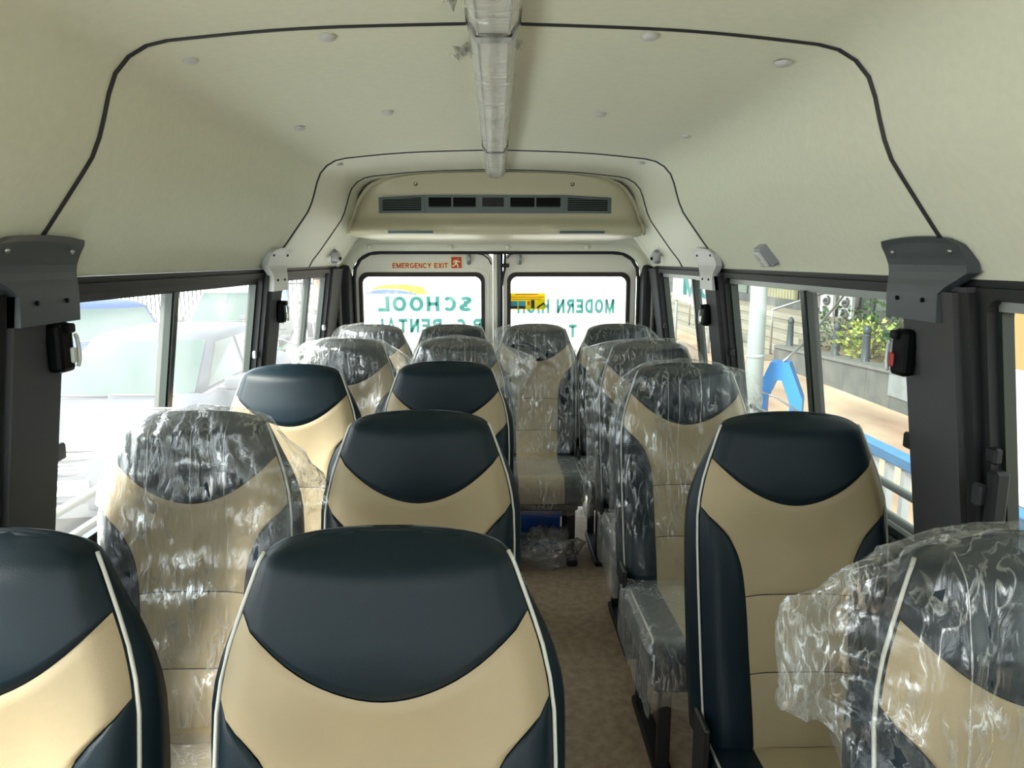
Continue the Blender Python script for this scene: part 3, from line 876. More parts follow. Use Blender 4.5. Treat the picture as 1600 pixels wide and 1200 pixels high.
# vent strip
def vpt(x, z, d=0.0):
    return (x - ax, acy(x, z) - d - ay, z - az)
def vplate(name, x0, x1, z0, z1, d, m, parent, taper=0.0, nx=10):
    vs = []; fs = []
    for j in range(nx + 1):
        x = x0 + (x1 - x0) * j / nx
        zt = z1 - (taper * (j / nx) if taper > 0 else -taper * (1 - j / nx))
        for (z, dd) in ((z0, d), (zt, d), (zt, -0.006), (z0, -0.006)):
            vs.append(vpt(x, z, dd))
    for j in range(nx):
        for k in range(4):
            k2 = (k + 1) % 4
            fs.append((j * 4 + k, j * 4 + k2, (j + 1) * 4 + k2, (j + 1) * 4 + k))
    fs.append((0, 1, 2, 3)); fs.append(tuple(nx * 4 + k for k in (3, 2, 1, 0)))
    return mesh(name, vs, fs, m, parent)
VZ0, VZ1 = 1.664, 1.748
def vent(name, x0, x1, kind, taper=0.0):
    v = vplate(name, x0, x1, VZ0, VZ1, 0.006, M_LOUV, ac, taper)
    if kind == 'grille':
        a, b = x0 + 0.018, x1 - 0.018
        vplate('grille_recess', a, b, VZ0 + 0.012, VZ1 - 0.012, 0.008, M_DARK, v, taper * 0.9)
        for k in range(7):
            z = VZ0 + 0.019 + k * 0.0088
            vplate('grille_slat', a, b, z, z + 0.0026, 0.011, M_LOUV, v)
    elif kind == 'double':
        mid = (x0 + x1) / 2
        for a, b in ((x0 + 0.014, mid - 0.004), (mid + 0.004, x1 - 0.014)):
            vplate('vent_opening', a, b, VZ0 + 0.012, VZ1 - 0.012, 0.008, M_DARK, v)
            for k in range(3):
                z = VZ0 + 0.026 + k * 0.015
                vplate('vent_vane', a + 0.003, b - 0.003, z, z + 0.002, 0.0095, M_DARK, v)
    else:
        vplate('display_glass', x0 + 0.014, x1 - 0.014, VZ0 + 0.012, VZ1 - 0.012, 0.008, mat('display_glass_black', (6, 8, 12), 0.3, spec=0.15), v)
        tube('knob', [vpt((x0 + x1) / 2 - 0.006, 1.705, 0.008), vpt((x0 + x1) / 2 - 0.006, 1.705, 0.014)], 0.012, M_TRIM, v, n=12)
vent('grille', -0.555, -0.335, 'grille', -0.012)
vent('vent', -0.333, -0.083, 'double')
vent('display', -0.081, 0.049, 'display')
vent('vent', 0.051, 0.316, 'double')
vent('grille', 0.318, 0.545, 'grille', 0.012)
for x in (-0.375, 0.355):
    tube('screw', [vpt(x, 1.795, 0.0), vpt(x, 1.795, 0.006)], 0.009, M_TRIM, ac, n=10)
    tube('screw_head', [vpt(x, 1.796, 0.006), vpt(x, 1.796, 0.008)], 0.005, M_CREAM, ac, n=8)
# return grilles in the belly, facing forward and down
for s in (-1, 1):
    g = vplate('return_grille', s * 0.40 - 0.12, s * 0.40 + 0.12, 1.566, 1.583, 0.003, M_LINER2, ac)
    vplate('return_mesh', s * 0.40 - 0.105, s * 0.40 + 0.105, 1.569, 1.580, 0.005, M_LOUV, g)
# raised centre panel line on the belly
vplate('belly_panel', -0.20, 0.20, 1.565, 1.60, 0.004, M_ACP, ac)

# ---- reading lamps near the rear corners, cove lamp on the right
def reading_lamp(side, label):
    x, y, z = side * 0.815, 3.73, 1.462
    r = tag(empty('reading_lamp', (x, y, z)), label, 'lamp', 'reading lamps by the back corners')
    loops = []
    for k, (dx, s) in enumerate(((0.0, 1.0), (-0.02, 1.0), (-0.032, 0.9), (-0.04, 0.6))):
        loops.append([(side * dx + 0.02 * side * math.sin(a) * 0.3, 0.038 * s * math.cos(a), 0.036 * s * math.sin(a)) for a in [2 * math.pi * k / 16 for k in range(16)]])
    loft('lamp_body', loops, M_BRKL, r)
    tube('lamp_pivot', [(-side * 0.036, -0.018, -0.008), (-side * 0.044, -0.022, -0.010)], 0.009, M_DARK, r, n=8)
    box('lamp_hood', (-side * 0.012, -0.024, 0.0), (0.03, 0.012, 0.07), mat('lamp_hood_grey', (130, 136, 144), 0.4), r, bevel=0.005)
reading_lamp(-1, 'small round grey reading lamp in the left rear corner')
reading_lamp(1, 'small round grey reading lamp in the right rear corner')
cl = tag(empty('cove_lamp', (0.828, 2.25, 1.463)), 'grey rectangular lamp with clear lens on the right headliner', 'lamp')
rotm = Matrix.Rotation(R(-38), 3, 'Y')
box('lamp_body', (-0.008, 0, 0), (0.034, 0.062, 0.072), mat('cove_lamp_grey', (142, 146, 152), 0.4), cl, bevel=0.006, rot=rotm, seg=2)
lens = box('lamp_lens', rotm @ Vector((-0.022, 0, 0.0)) + Vector((-0.008, 0, 0)), (0.012, 0.040, 0.056), M_LENS, cl, bevel=0.003, rot=rotm)
for k in range(5):
    q = rotm @ Vector((-0.029, 0, -0.02 + 0.01 * k)) + Vector((-0.008, 0, 0))
    box('lens_rib', q, (0.003, 0.036, 0.003), M_BRKL, lens, rot=rotm)

# ---- light bar under the headliner, wrapped in film
lb = tag(empty('ceiling_light_bar', (-0.004, 1.6, 1.85)), 'long silver light bar wrapped in clear film along the ceiling', 'light')
BAR = [(-0.042, 0.0), (-0.040, -0.022), (-0.026, -0.042), (0.026, -0.042), (0.040, -0.022), (0.042, 0.0)]
def bar_loop(s, y, dz=0.0):
    return [(x * s, y - 1.6, z * s + 0.002 + dz) for x, z in BAR]
loft('bar_body', [bar_loop(1, -1.2), bar_loop(1, 3.385), bar_loop(0.94, 3.40)], M_LBAR, lb, smooth=False)
for x in (-0.026, 0.026):
    tube('bar_edge', [(x, -2.8, -0.041), (x, 1.785, -0.041)], 0.0022, M_ALU, lb, n=5)
for y in (0.1, 1.29, 2.62):
    n = len(BAR)
    lo = []
    for yy, s in ((y - 0.022, 1.06), (y - 0.02, 1.10), (y + 0.02, 1.10), (y + 0.022, 1.06)):
        lo.append(bar_loop(s, yy))
    loft('bar_clamp', lo, M_STEEL, lb, smooth=False)
    loft('clamp_edge', [bar_loop(1.115, y - 0.023), bar_loop(1.115, y - 0.017)], M_DARK, lb, smooth=False)
# wrapped film
loops = []
ny = 150
random.seed(3)
for i in range(ny):
    y = -1.2 + (3.38 + 1.2) * i / (ny - 1)
    L = []
    path = spline([(x * 1.07, 0, z * 1.07) for x, z in BAR], 22)
    for k, p in enumerate(path):
        q = noise.noise(Vector((k * 0.6, y * 18, 0.3)))
        q2 = noise.noise(Vector((k * 0.15, y * 45, 4.3)))
        s = 1.0 + 0.035 * q + 0.03 * abs(q2)
        L.append((p.x * s, y - 1.6, p.z * s + 0.002))
    loops.append(L)
loft('film_wrap', loops, M_WRAP, lb, closed=False, caps=False)
def scrap(name, pts, m, parent, amp=0.012, seed=0, sx=0.06, n=14):
    """a crumpled scrap of film around the given centre line"""
    vs = []; fs = []
    path = spline(pts, n)
    fr = frames(path)
    for i, (p, (a, b)) in enumerate(zip(path, fr)):
        for j in range(9):
            u = j / 8 - 0.5
            t = i / (n - 1)
            w = sx * (0.5 + math.sin(math.pi * min(1, t * 1.1)) * 0.7)
            off = noise.noise_vector(Vector((i * 0.7 + seed, j * 0.9, seed * 1.7))) * amp * 2
            vs.append(p + a * (u * w * 2) + b * (noise.noise(Vector((i * 0.8, j * 1.1 + seed, 2.0))) * amp * 2.5) + off)
    for i in range(n - 1):
        for j in range(8):
            fs.append((i * 9 + j, i * 9 + j + 1, (i + 1) * 9 + j + 1, (i + 1) * 9 + j))
    return mesh(name, vs, fs, m, parent, smooth=True)
scrap('film_tail', [(-0.036, -0.155, -0.012), (-0.052, -0.15, -0.02), (-0.066, -0.16, -0.022)], M_FILM2, lb, 0.008, 3, 0.028, 8)
scrap('film_tail', [(-0.038, -0.42, -0.012), (-0.056, -0.44, -0.018), (-0.07, -0.45, -0.015)], M_FILM2, lb, 0.008, 5, 0.026, 8)
scrap('film_tail', [(0.034, -0.19, -0.018), (0.042, -0.2, -0.02), (0.046, -0.2, -0.022)], M_FILM2, lb, 0.005, 8, 0.018, 8)

# ================================================================== seats
H = 0.70                       # backrest height
ZTOP = 1.112
ZBASE = ZTOP - H
REC = math.tan(R(12.0))
WT = [(0.0, 0.02), (0.002, 0.06), (0.006, 0.095), (0.011, 0.120), (0.017, 0.138), (0.024, 0.149), (0.034, 0.156), (0.055, 0.164), (0.09, 0.177), (0.14, 0.194), (0.20, 0.206), (0.25, 0.209), (0.32, 0.209), (0.45, 0.207), (0.60, 0.204), (0.70, 0.20)]
TT = [(0.0, 0.034), (0.03, 0.046), (0.10, 0.062), (0.20, 0.078), (0.35, 0.105), (0.5, 0.115), (0.7, 0.115)]
CC = [(0.190, 0.2065), (0.205, 0.200), (0.22, 0.183), (0.235, 0.168), (0.255, 0.150), (0.275, 0.139), (0.30, 0.128), (0.33, 0.120), (0.38, 0.114), (0.45, 0.110), (0.7, 0.106)]
BULGE = 0.019
def sw(d):                     # half width at depth d below the top
    return sinterp(WT, d)
def st_(d):
    return sinterp(TT, d)
def sstep(a, b, x):
    t = min(1, max(0, (x - a) / (b - a)))
    return t * t * (3 - 2 * t)
def front_y(x, d):
    """front surface, negative = towards the camera; includes the lean"""
    w = max(0.02, sw(d)); u = min(1.0, abs(x) / w)
    head = 1 - sstep(0.12, 0.30, d)
    y = -0.020 * head * (1 - u * u) * sstep(0, 0.05, d)
    y += (1 - head) * (0.010 * (1 - u * u) - 0.014 * sstep(0.30, 0.75, u) * (1 - sstep(0.82, 1.0, u)))
    y -= 0.02 * sstep(0.45, 0.66, d) * (1 - u * u)         # lumbar fullness
    y += 0.016 * sstep(0.90, 1.0, u) ** 1.5                # rolled edge
    y += 0.020 * (1 - sstep(0.0, 0.035, d))                # rolled top
    return y - d * REC
def sp(x, d, off=0.0):
    return (x, front_y(x, d) - off, ZTOP - d)
DR = [0, 0.001, 0.002, 0.004, 0.006, 0.009, 0.012, 0.016, 0.02, 0.025, 0.03, 0.037, 0.045, 0.06, 0.08, 0.10, 0.13, 0.16, 0.19, 0.22, 0.26, 0.30, 0.35, 0.40, 0.45, 0.50, 0.55, 0.60, 0.65, 0.70]

def grid_patch(name, fn, nu, nv, m, parent, puff=0.004, edge=0.10):
    """fn(u,v) -> (x,d); pillow-like patch raised over the cover with seams sunk at its edges"""
    vs = []; fs = []
    for i in range(nv + 1):
        for j in range(nu + 1):
            u, v = j / nu, i / nv
            x, d = fn(u, v)
            e = min(u, 1 - u, v, 1 - v) / edge
            o = 0.002 + puff * (1 - (1 - min(1, e)) ** 2)
            vs.append(sp(x, d, o))
    for i in range(nv):
        for j in range(nu):
            a = i * (nu + 1) + j
            fs.append((a, a + 1, a + nu + 2, a + nu + 1))
    return mesh(name, vs, fs, m, parent, smooth=True)

def head_bot(x):
    w = 0.2
    return 0.190 - 0.112 * min(1, abs(x) / w) ** 1.9

def make_seat():
    root = empty('bus_seat')
    # backrest core: navy gusset and back shell
    loops = []
    for d in DR:
        w = sw(d); T = st_(d)
        L = []
        for k in range(15):
            s = -1 + 2 * k / 14
            L.append((w * s, front_y(w * s, d) + 0.0035, ZTOP - d))
        yf = front_y(w, d)
        back = -d * REC + T
        bw = w * (0.90 if d > 0.03 else 0.8)
        bulge = BULGE * sstep(0.02, 0.22, d)
        L += [(w + bulge * 0.85, yf + (back - yf) * 0.35, ZTOP - d), (w + bulge, yf + (back - yf) * 0.65, ZTOP - d), (bw, back - 0.004, ZTOP - d), (bw * 0.6, back, ZTOP - d), (0, back, ZTOP - d), (-bw * 0.6, back, ZTOP - d), (-bw, back - 0.004, ZTOP - d), (-w - bulge, yf + (back - yf) * 0.65, ZTOP - d), (-w - bulge * 0.85, yf + (back - yf) * 0.35, ZTOP - d)]
        loops.append(L)
    bk = loft('backrest', loops, M_NAVY, root)
    # head panel: columns from the curved seam up over the top
    def topd(x):
        lo, hi = 0.0, 0.03
        for _ in range(24):
            m_ = (lo + hi) / 2
            if sw(m_) < abs(x): lo = m_
            else: hi = m_
        return hi
    def headfn(u, v):
        s = 2 * u - 1
        dE = 0.025 + (0.094 - 0.025) * v
        x = s * sw(dE) * 0.992
        dt = max(0.0012, topd(0.1490 * s))
        db = 0.190 - 0.096 * abs(s) ** 1.9
        return x, dt + (db - dt) * v
    grid_patch('head_panel', headfn, 24, 22, M_NAVY, bk, 0.005, 0.06)
    # tan yoke and centre column in three lengths
    # rows measured from the head seam, so every row keeps the sweep of the seam at its ends
    def yoke2(u, v):
        s = 2 * u - 1
        k = (1 - v) ** 2.2
        x = 0; d = 0
        lo = 0.385
        base = 0.192 + (lo - 0.192) * v
        # outer end of this row
        de = 0.096 + (0.196 - 0.096) * min(1, v / 0.45) if v < 0.45 else 0.196 + (lo - 0.196) * (v - 0.45) / 0.55
        xe = sw(de) * 0.99 if v <= 0.45 else sinterp(CC, de)
        x = xe * s
        d = base + (de - base) * abs(s) ** 1.9
        return x, d
    grid_patch('centre_panel', yoke2, 24, 24, M_TAN, bk, 0.004, 0.05)
    def colfn(d0, d1):
        def f(u, v):
            d = d0 + (d1 - d0) * v
            return (2 * u - 1) * sinterp(CC, d), d
        return f
    grid_patch('centre_panel', colfn(0.387, 0.545), 12, 8, M_TAN, bk, 0.004, 0.08)
    grid_patch('centre_panel', colfn(0.547, 0.695), 12, 8, M_TAN, bk, 0.004, 0.08)
    for s in (-1, 1):
        def sidefn(u, v, s=s):
            d = 0.200 + (0.695 - 0.200) * v
            a = sinterp(CC, d) + 0.002; b = sw(d) * 0.99
            a = min(a, b - 0.0005)
            return s * (a + (b - a) * u), d
        grid_patch('side_panel', sidefn, 8, 24, M_NAVY, bk, 0.006, 0.16)
        # pale piping along the front edge
        pts = []
        for d in [0.026, 0.034, 0.045, 0.07, 0.10, 0.14, 0.18, 0.22, 0.28, 0.34, 0.40, 0.46, 0.52, 0.58, 0.64, 0.69]:
            w = sw(d)
            p = Vector(sp(s * w, d))
            pts.append(p + Vector((s * 0.0022, 0.002, 0)))
        tube('piping', pts, 0.0029, M_PIPE, bk, n=6)
    # cushion
    yb = -H * REC                 # foot of the backrest
    y1, y0 = yb + 0.02, yb - 0.43
    zc1, zc0 = 0.437, 0.292
    loops = []
    secs = []
    hw = 0.208
    nseg = 20
    for i in range(nseg + 1):
        t = i / nseg
        y = y0 + (y1 - y0) * t
        e = min(1, (y - y0) / 0.06)
        er = 1 - math.sqrt(max(0, 1 - (1 - e) ** 2))
        zt = zc1 - 0.055 * er - 0.02 * t
        zb = zc0 + 0.03 * er
        w = hw - 0.012 * er
        L = []
        for (sx, sz) in [(-1, 0.25), (-1, 0.7), (-0.97, 0.9), (-0.9, 0.99), (-0.75, 1.03), (-0.5, 0.97), (-0.25, 0.95), (0, 0.95), (0.25, 0.95), (0.5, 0.97), (0.75, 1.03), (0.9, 0.99), (0.97, 0.9), (1, 0.7), (1, 0.25), (0.95, 0.0), (0, 0), (-0.95, 0.0)]:
            L.append((sx * w, y, zb + (zt - zb) * sz))
        loops.append(L)
    cu = loft('cushion', loops, M_NAVY, root)
    # tan insert over the top and down the front
    vs = []; fs = []
    path = []
    for i in range(nseg, -1, -1):
        t = i / nseg
        y = y0 + (y1 - y0) * t
        e = min(1, (y - y0) / 0.06)
        er = 1 - math.sqrt(max(0, 1 - (1 - e) ** 2))
        path.append((y, zc1 - 0.055 * er - 0.02 * t, 1))
    path = [(y, zb, 1) for y, zb, q in path]
    rows = [(y, z * 1.0) for y, z, q in path] + [(y0 - 0.003, zc1 - 0.08), (y0 - 0.003, zc1 - 0.12)]
    for y, z in rows:
        for j in range(9):
            s = -1 + 2 * j / 8
            zz = z - (0.15 - 0.02) * (0.05 - 0.02 * s * s) * (1 if y > y0 else 0) + 0.003
            vs.append((s * 0.108, y, zz))
    nr = len(rows)
    for i in range(nr - 1):
        for j in range(8):
            fs.append((i * 9 + j, i * 9 + j + 1, (i + 1) * 9 + j + 1, (i + 1) * 9 + j))
    mesh('cushion_insert', vs, fs, M_TAN, cu, smooth=True)
    for s in (-1, 1):
        tube('piping', [(s * (hw - 0.004), y0 + 0.012, 0.327), (s * (hw - 0.006), y0 + 0.006, 0.362), (s * (hw - 0.01), y0 + 0.02, 0.402), (s * (hw - 0.012), y0 + 0.06, 0.429), (s * (hw - 0.012), y1, 0.414)], 0.0034, M_PIPE, cu, n=6)
    # steel under-frame and legs
    box('seat_frame', (0, (y0 + y1) / 2 + 0.02, 0.280), (0.36, 0.36, 0.035), M_SEATB, root, bevel=0.006)
    for sx in (-1, 1):
        for yy in (y0 + 0.09, y1 - 0.05):
            lg = box('leg', (sx * 0.15, yy, 0.14), (0.035, 0.035, 0.28), M_SEATB, root, bevel=0.005)
        box('foot_rail', (sx * 0.15, (y0 + y1) / 2, 0.014), (0.05, 0.42, 0.028), M_SEATB, root, bevel=0.006)
    box('recline_bracket', (0.215, yb + 0.0, 0.40), (0.012, 0.09, 0.16), M_SEATB, root, bevel=0.004)
    box('recline_bracket', (-0.215, yb + 0.0, 0.40), (0.012, 0.09, 0.16), M_SEATB, root, bevel=0.004)
    return root

SEATS = [
    # key, x, y, label
    ('L1', -0.658, 0.875, 0, 'nearest left window seat, uncovered, cut by the left edge of the picture'),
    ('A', -0.140, 0.870, 0, 'nearest uncovered navy and tan seat, large at bottom centre'),
    ('R1', 0.668, 0.835, 0, 'film-covered seat at the bottom right corner of the picture'),
    ('L2', -0.672, 1.615, 0, 'film-covered left window seat right beside the big left window'),
    ('B', -0.174, 1.609, 0, 'uncovered aisle seat in the second row on the left'),
    ('R2', 0.652, 1.575, 0, 'uncovered navy and tan seat beside the large right window'),
    ('L3', -0.665, 2.368, 0, 'uncovered left window seat with its navy head panel shining pale'),
    ('C', -0.172, 2.43, 0, 'uncovered aisle seat in the third row on the left'),
    ('R3', 0.617, 2.372, 0, 'film-covered right seat directly behind the uncovered right seat'),
    ('L4', -0.645, 3.15, 0, 'film-covered left window seat in the fourth row'),
    ('D', -0.177, 3.148, 0, 'film-covered left aisle seat in the fourth row'),
    ('R4', 0.640, 3.05, 0, 'film-covered right seat in the fourth row'),
    ('E1', -0.657, 3.86, 0, 'leftmost film-covered seat of the back row'),
    ('E2', -0.232, 3.86, 0, 'second film-covered seat from the left in the back row'),
    ('E3', 0.206, 3.88, 0, 'film-covered back row seat facing the aisle'),
    ('E4', 0.640, 3.875, 0, 'rightmost film-covered seat of the back row'),
]
proto = make_seat()
POS = {}
for i, (k, x, y, rz, lab) in enumerate(SEATS):
    o = proto if i == 0 else copy_tree(proto)
    o.location = (x, y, 0); o.rotation_euler = (0, 0, R(rz))
    tag(o, lab, 'seat', 'navy and tan bus seats')
    POS[k] = o

# ---- polythene bags over the seats
def cover(key, seed, label, ears=None, amp=1.0, length=0.66, cushion=True, pos=None):
    """a bag pulled over the backrest; ears = {'l': [(d, extra), ...], 'r': [...]} loose width beyond the seat"""
    ears = ears or {}
    seat = POS[key]
    root = tag(empty('polythene_cover', seat.location), label, 'plastic cover', 'polythene covers on the seats')
    nu, nv = 44, 60
    rows = [-0.006 + (length + 0.006) * (i / nv) ** 1.35 for i in range(nv + 1)]
    def width(d, side):
        w = sw(max(0.0, d + 0.004)) + 0.005 + BULGE * sstep(0.02, 0.22, d)
        # the flat bag is straight-sided: it stands off the tapering shoulders
        w = max(w, min(0.212, 0.045 + 0.0) if d < 0 else 0)
        e = sinterp(ears[side], d) if side in ears and ears[side][0][0] <= d <= ears[side][-1][0] else 0.0
        return w, max(0.0, e)
    vs = []; fs = []
    def wr(x, z, k):
        a = noise.noise(Vector((x * 26 + seed * 3.1, z * 5 + seed, k)))
        b = noise.noise(Vector((x * 60 + seed, z * 22 - seed * 2, k + 5)))
        c = noise.noise(Vector((x * 9 - z * 12 + seed, z * 14 + x * 6, k + 9)))
        return amp * (0.0065 * abs(a) + 0.003 * b + 0.006 * max(0, c))
    for face in (0, 1):
        for i, d in enumerate(rows):
            wl, el = width(d, 'l'); wr_, er_ = width(d, 'r')
            for j in range(nu + 1):
                s = 2 * j / nu - 1
                w, e = (wl, el) if s < 0 else (wr_, er_)
                tot = w + e
                x = s * tot
                dd = max(0.0015, d)
                T = st_(dd)
                yback = -dd * REC + T + 0.012
                u = min(1, abs(x) / w)
                xin = max(-w, min(w, x))
                swd = sw(dd)
                yf = front_y(max(-swd, min(swd, xin)), dd) - 0.007
                ymid = (yf + yback) / 2
                if abs(x) <= w:
                    q = sstep(0.88, 1.0, u) if e < 1e-4 else sstep(0.97, 1.0, u) * 0.7
                    y = yf + (ymid - yf) * q if face == 0 else yback + (ymid - yback) * q
                else:
                    t = (abs(x) - w) / max(1e-6, e)
                    h0 = 0.7 if e > 1e-4 else 1
                    y0_ = yf + (ymid - yf) * h0 if face == 0 else yback + (ymid - yback) * h0
                    y = y0_ + (ymid - y0_) * min(1, t * 1.2)
                    y += 0.02 * math.sin(t * 3 + seed) * t
                if d < 0.004:                      # closed along the top
                    k = (0.004 - d) / 0.01
                    y = y + (ymid - y) * min(1, k)
                ww = wr(x, d, face * 20)
                z = ZTOP - d + 0.006 * (1 - min(1, abs(s)) ** 2) * (1 if d < 0.01 else 0) + 0.004
                loose = 1 + 2.5 * sstep(0, 0.05, e * (abs(x) > w))
                y += (-ww if face == 0 else ww) * loose
                x2 = x + 0.004 * noise.noise(Vector((z * 20, seed, face))) * abs(s)
                if abs(x) > w:
                    z -= 0.06 * ((abs(x) - w)) * 2.0
                    z += 0.012 * noise.noise(Vector((x * 14, z * 14, seed)))
                vs.append((x2, y, z))
    n1 = (nu + 1) * (nv + 1)
    for face in (0, 1):
        for i in range(nv):
            for j in range(nu):
                a = face * n1 + i * (nu + 1) + j
                fs.append((a, a + 1, a + nu + 2, a + nu + 1))
    # join the sheets down the two sides and along the top
    for i in range(nv):
        for j in (0, nu):
            a = i * (nu + 1) + j
            fs.append((a, a + nu + 1, n1 + a + nu + 1, n1 + a))
    for j in range(nu):
        fs.append((j, j + 1, n1 + j + 1, n1 + j))
    mesh('backrest_bag', vs, fs, M_FILMK if key in ('L2', 'L4', 'E1', 'D', 'R4', 'E3') else M_FILM, root, smooth=True)
    # straight heat-seal folds standing down the front
    rr = random.Random(seed)
    for k in range(3):
        x = rr.uniform(-0.13, 0.14)
        pts = []
        L = rr.uniform(0.25, 0.6)
        for i in range(22):
            d = 0.012 + L * i / 21
            if abs(x) > sw(d): continue
            pts.append(Vector(sp(x + 0.006 * noise.noise(Vector((d * 6, seed + k, 0))), d, 0.0125 + 0.003 * noise.noise(Vector((d * 20, k, seed))))))
        v, f = tube_data(pts, [0.0006 + 0.0012 * abs(noise.noise(Vector((i * 0.4, k, seed)))) for i in range(len(pts))], 5)
        mesh('bag_fold', v, f, M_FILM2, root, smooth=True)
    if cushion:
        yb = -H * REC
        y1, y0 = yb + 0.0, yb - 0.46
        loops = []
        for i in range(19):
            t = i / 18
            y = y0 + (y1 - y0) * t
            e = min(1, (y - y0) / 0.05)
            er = 1 - math.sqrt(max(0, 1 - (1 - e) ** 2))
            w = 0.226 - 0.01 * er
            zt = 0.456 - 0.05 * er - 0.02 * t
            L = []
            prof = [(-1.0, -1)] + [(-1.0, 0.35 + 0.1 * q) for q in range(6)] + [(-0.9, 0.99)] + [(-0.8 + 0.2 * q, 1.0) for q in range(9)] + [(0.9, 0.99)] + [(1.0, 0.85 - 0.1 * q) for q in range(6)] + [(1.0, -1)]
            for k, (sx, sz) in enumerate(prof):
                if sz < 0: zz = 0.25 + 0.035 * noise.noise(Vector((y * 12, sx * 3, seed)))
                else: zz = 0.30 + (zt - 0.30) * sz
                n_ = noise.noise(Vector((sx * 4 + seed, y * 14, zz * 12)))
                n2 = noise.noise(Vector((sx * 9 + seed, y * 40, zz * 30)))
                L.append((sx * w * (1 + 0.03 * n_ + 0.015 * n2), y + 0.008 * n2, zz + 0.008 * abs(n_) + 0.004 * n2))
            loops.append(L)
        loft('cushion_bag', loops, M_FILMK, root, closed=False, caps=False)
        n0 = len(loops[0])
        Lf = loops[0]
        fr = []
        for row, (dy, k) in enumerate(((0, 0), (-0.006, 0.35), (-0.008, 0.7), (0.01, 1.0))):
            fr.append([(x * (1 - 0.02 * k), y + dy + 0.01 * noise.noise(Vector((x * 30, row * 2.0, seed))), z + (0.27 + 0.02 * noise.noise(Vector((x * 20, 1, seed))) - z) * k) for x, y, z in Lf[1:-1]])
        loft('cushion_bag_front', fr, M_FILMK, root, closed=False, caps=False)
    return root
cover('L2', 1, 'crumpled clear cover on the second row left window seat', {'r': [(0.02, 0.0), (0.08, 0.03), (0.16, 0.075), (0.22, 0.085), (0.30, 0.05), (0.45, 0.045), (0.64, 0.05)], 'l': [(0.0, 0.0), (0.02, 0.025), (0.06, 0.02), (0.12, 0.006), (0.2, 0.0)]}, 2.2)
cover('R1', 2, 'clear cover with a large crumpled corner hanging towards the aisle, bottom right', {'l': [(0.0, 0.0), (0.012, 0.01), (0.05, 0.095), (0.08, 0.135), (0.11, 0.128), (0.16, 0.105), (0.19, 0.095), (0.22, 0.045), (0.26, 0.01), (0.3, 0.0)]}, 1.6)
cover('R3', 3, 'clear cover on the third row right seat, loose at both shoulders', {'l': [(0.0, 0.0), (0.015, 0.012), (0.06, 0.050), (0.085, 0.052), (0.11, 0.028), (0.16, 0.018), (0.3, 0.012), (0.64, 0.02)], 'r': [(0.0, 0.0), (0.01, 0.02), (0.03, 0.06), (0.06, 0.075), (0.12, 0.06), (0.17, 0.03), (0.22, 0.0)]}, 1.4)
cover('L4', 4, 'milky clear cover on the fourth row left window seat', {'r': [(0.01, 0.0), (0.04, 0.03), (0.07, 0.08), (0.12, 0.085), (0.2, 0.06), (0.4, 0.04), (0.64, 0.04)], 'l': [(0.0, 0.01), (0.02, 0.04), (0.06, 0.055), (0.12, 0.04), (0.2, 0.0)]}, 1.4)
cover('D', 5, 'clear cover with a pointed corner flaring over the aisle in the fourth row', {'r': [(0.005, 0.0), (0.025, 0.03), (0.05, 0.12), (0.07, 0.165), (0.11, 0.15), (0.17, 0.09), (0.24, 0.045), (0.4, 0.02), (0.6, 0.02)]}, 1.0)
cover('R4', 6, 'clear cover with a pointed corner flaring inward on the fourth row right seat', {'l': [(0.0, 0.0), (0.006, 0.06), (0.018, 0.125), (0.05, 0.09), (0.10, 0.065), (0.15, 0.05), (0.25, 0.035), (0.45, 0.03), (0.6, 0.035)], 'r': [(0.0, 0.0), (0.015, 0.03), (0.06, 0.05), (0.12, 0.03), (0.2, 0)]}, 1.3)
cover('E1', 7, 'crumpled clear cover on the leftmost back row seat', {'r': [(0.01, 0.0), (0.05, 0.03), (0.12, 0.02), (0.3, 0.0)], 'l': [(0.0, 0.0), (0.03, 0.03), (0.07, 0.035), (0.12, 0.02), (0.2, 0)]}, 1.5)
cover('E2', 8, 'clear cover on the second back row seat from the left', {'l': [(0.0, 0.0), (0.05, 0.02), (0.2, 0.012), (0.6, 0.01)]}, 1.2)
cover('E3', 9, 'streaked clear cover on the back row seat facing the aisle', {'l': [(0.0, 0.0), (0.02, 0.035), (0.05, 0.05), (0.09, 0.03), (0.15, 0.0)], 'r': [(0.1, 0.0), (0.3, 0.01), (0.6, 0.014)]}, 1.4)
cover('E4', 10, 'clear cover on the rightmost back row seat with loose right corner', {'r': [(0.0, 0.0), (0.03, 0.02), (0.07, 0.05), (0.1, 0.05), (0.14, 0.01), (0.2, 0)], 'l': [(0.0, 0.0), (0.05, 0.012), (0.3, 0.014), (0.6, 0.02)]}, 1.5)

# ---- loose film on the floor and the blue box under the back row
def crumple(name, loc, s, seed, label, m=M_FILM2):
    bm = bmesh.new()
    bmesh.ops.create_icosphere(bm, subdivisions=4, radius=1.0)
    for v in bm.verts:
        p = v.co.copy()
        n1 = noise.noise(p * 2.2 + Vector((seed, 0, 0))); n2 = noise.noise(p * 6 + Vector((0, seed, 0))); n3 = abs(noise.noise(p * 11 + Vector((0, 0, seed))))
        k = 0.75 + 0.35 * n1 + 0.22 * n2 + 0.12 * n3
        v.co = Vector((p.x * s[0] * k, p.y * s[1] * k, max(0.002, (p.z + 0.75) * s[2] * k * 0.6)))
    me = bpy.data.meshes.new(name); bm.to_mesh(me); bm.free()
    o = link(name, me, m, loc=loc, smooth=True)
    return tag(o, label, 'plastic film')
crumple('loose_film', (0.235, 3.35, 0.0), (0.19, 0.12, 0.20), 3.0, 'crumpled clear film heaped under the back row seat')
crumple('loose_film', (0.075, 2.92, 0.0), (0.055, 0.07, 0.20), 9.0, 'small bunch of clear film hanging low beside the left aisle seats')
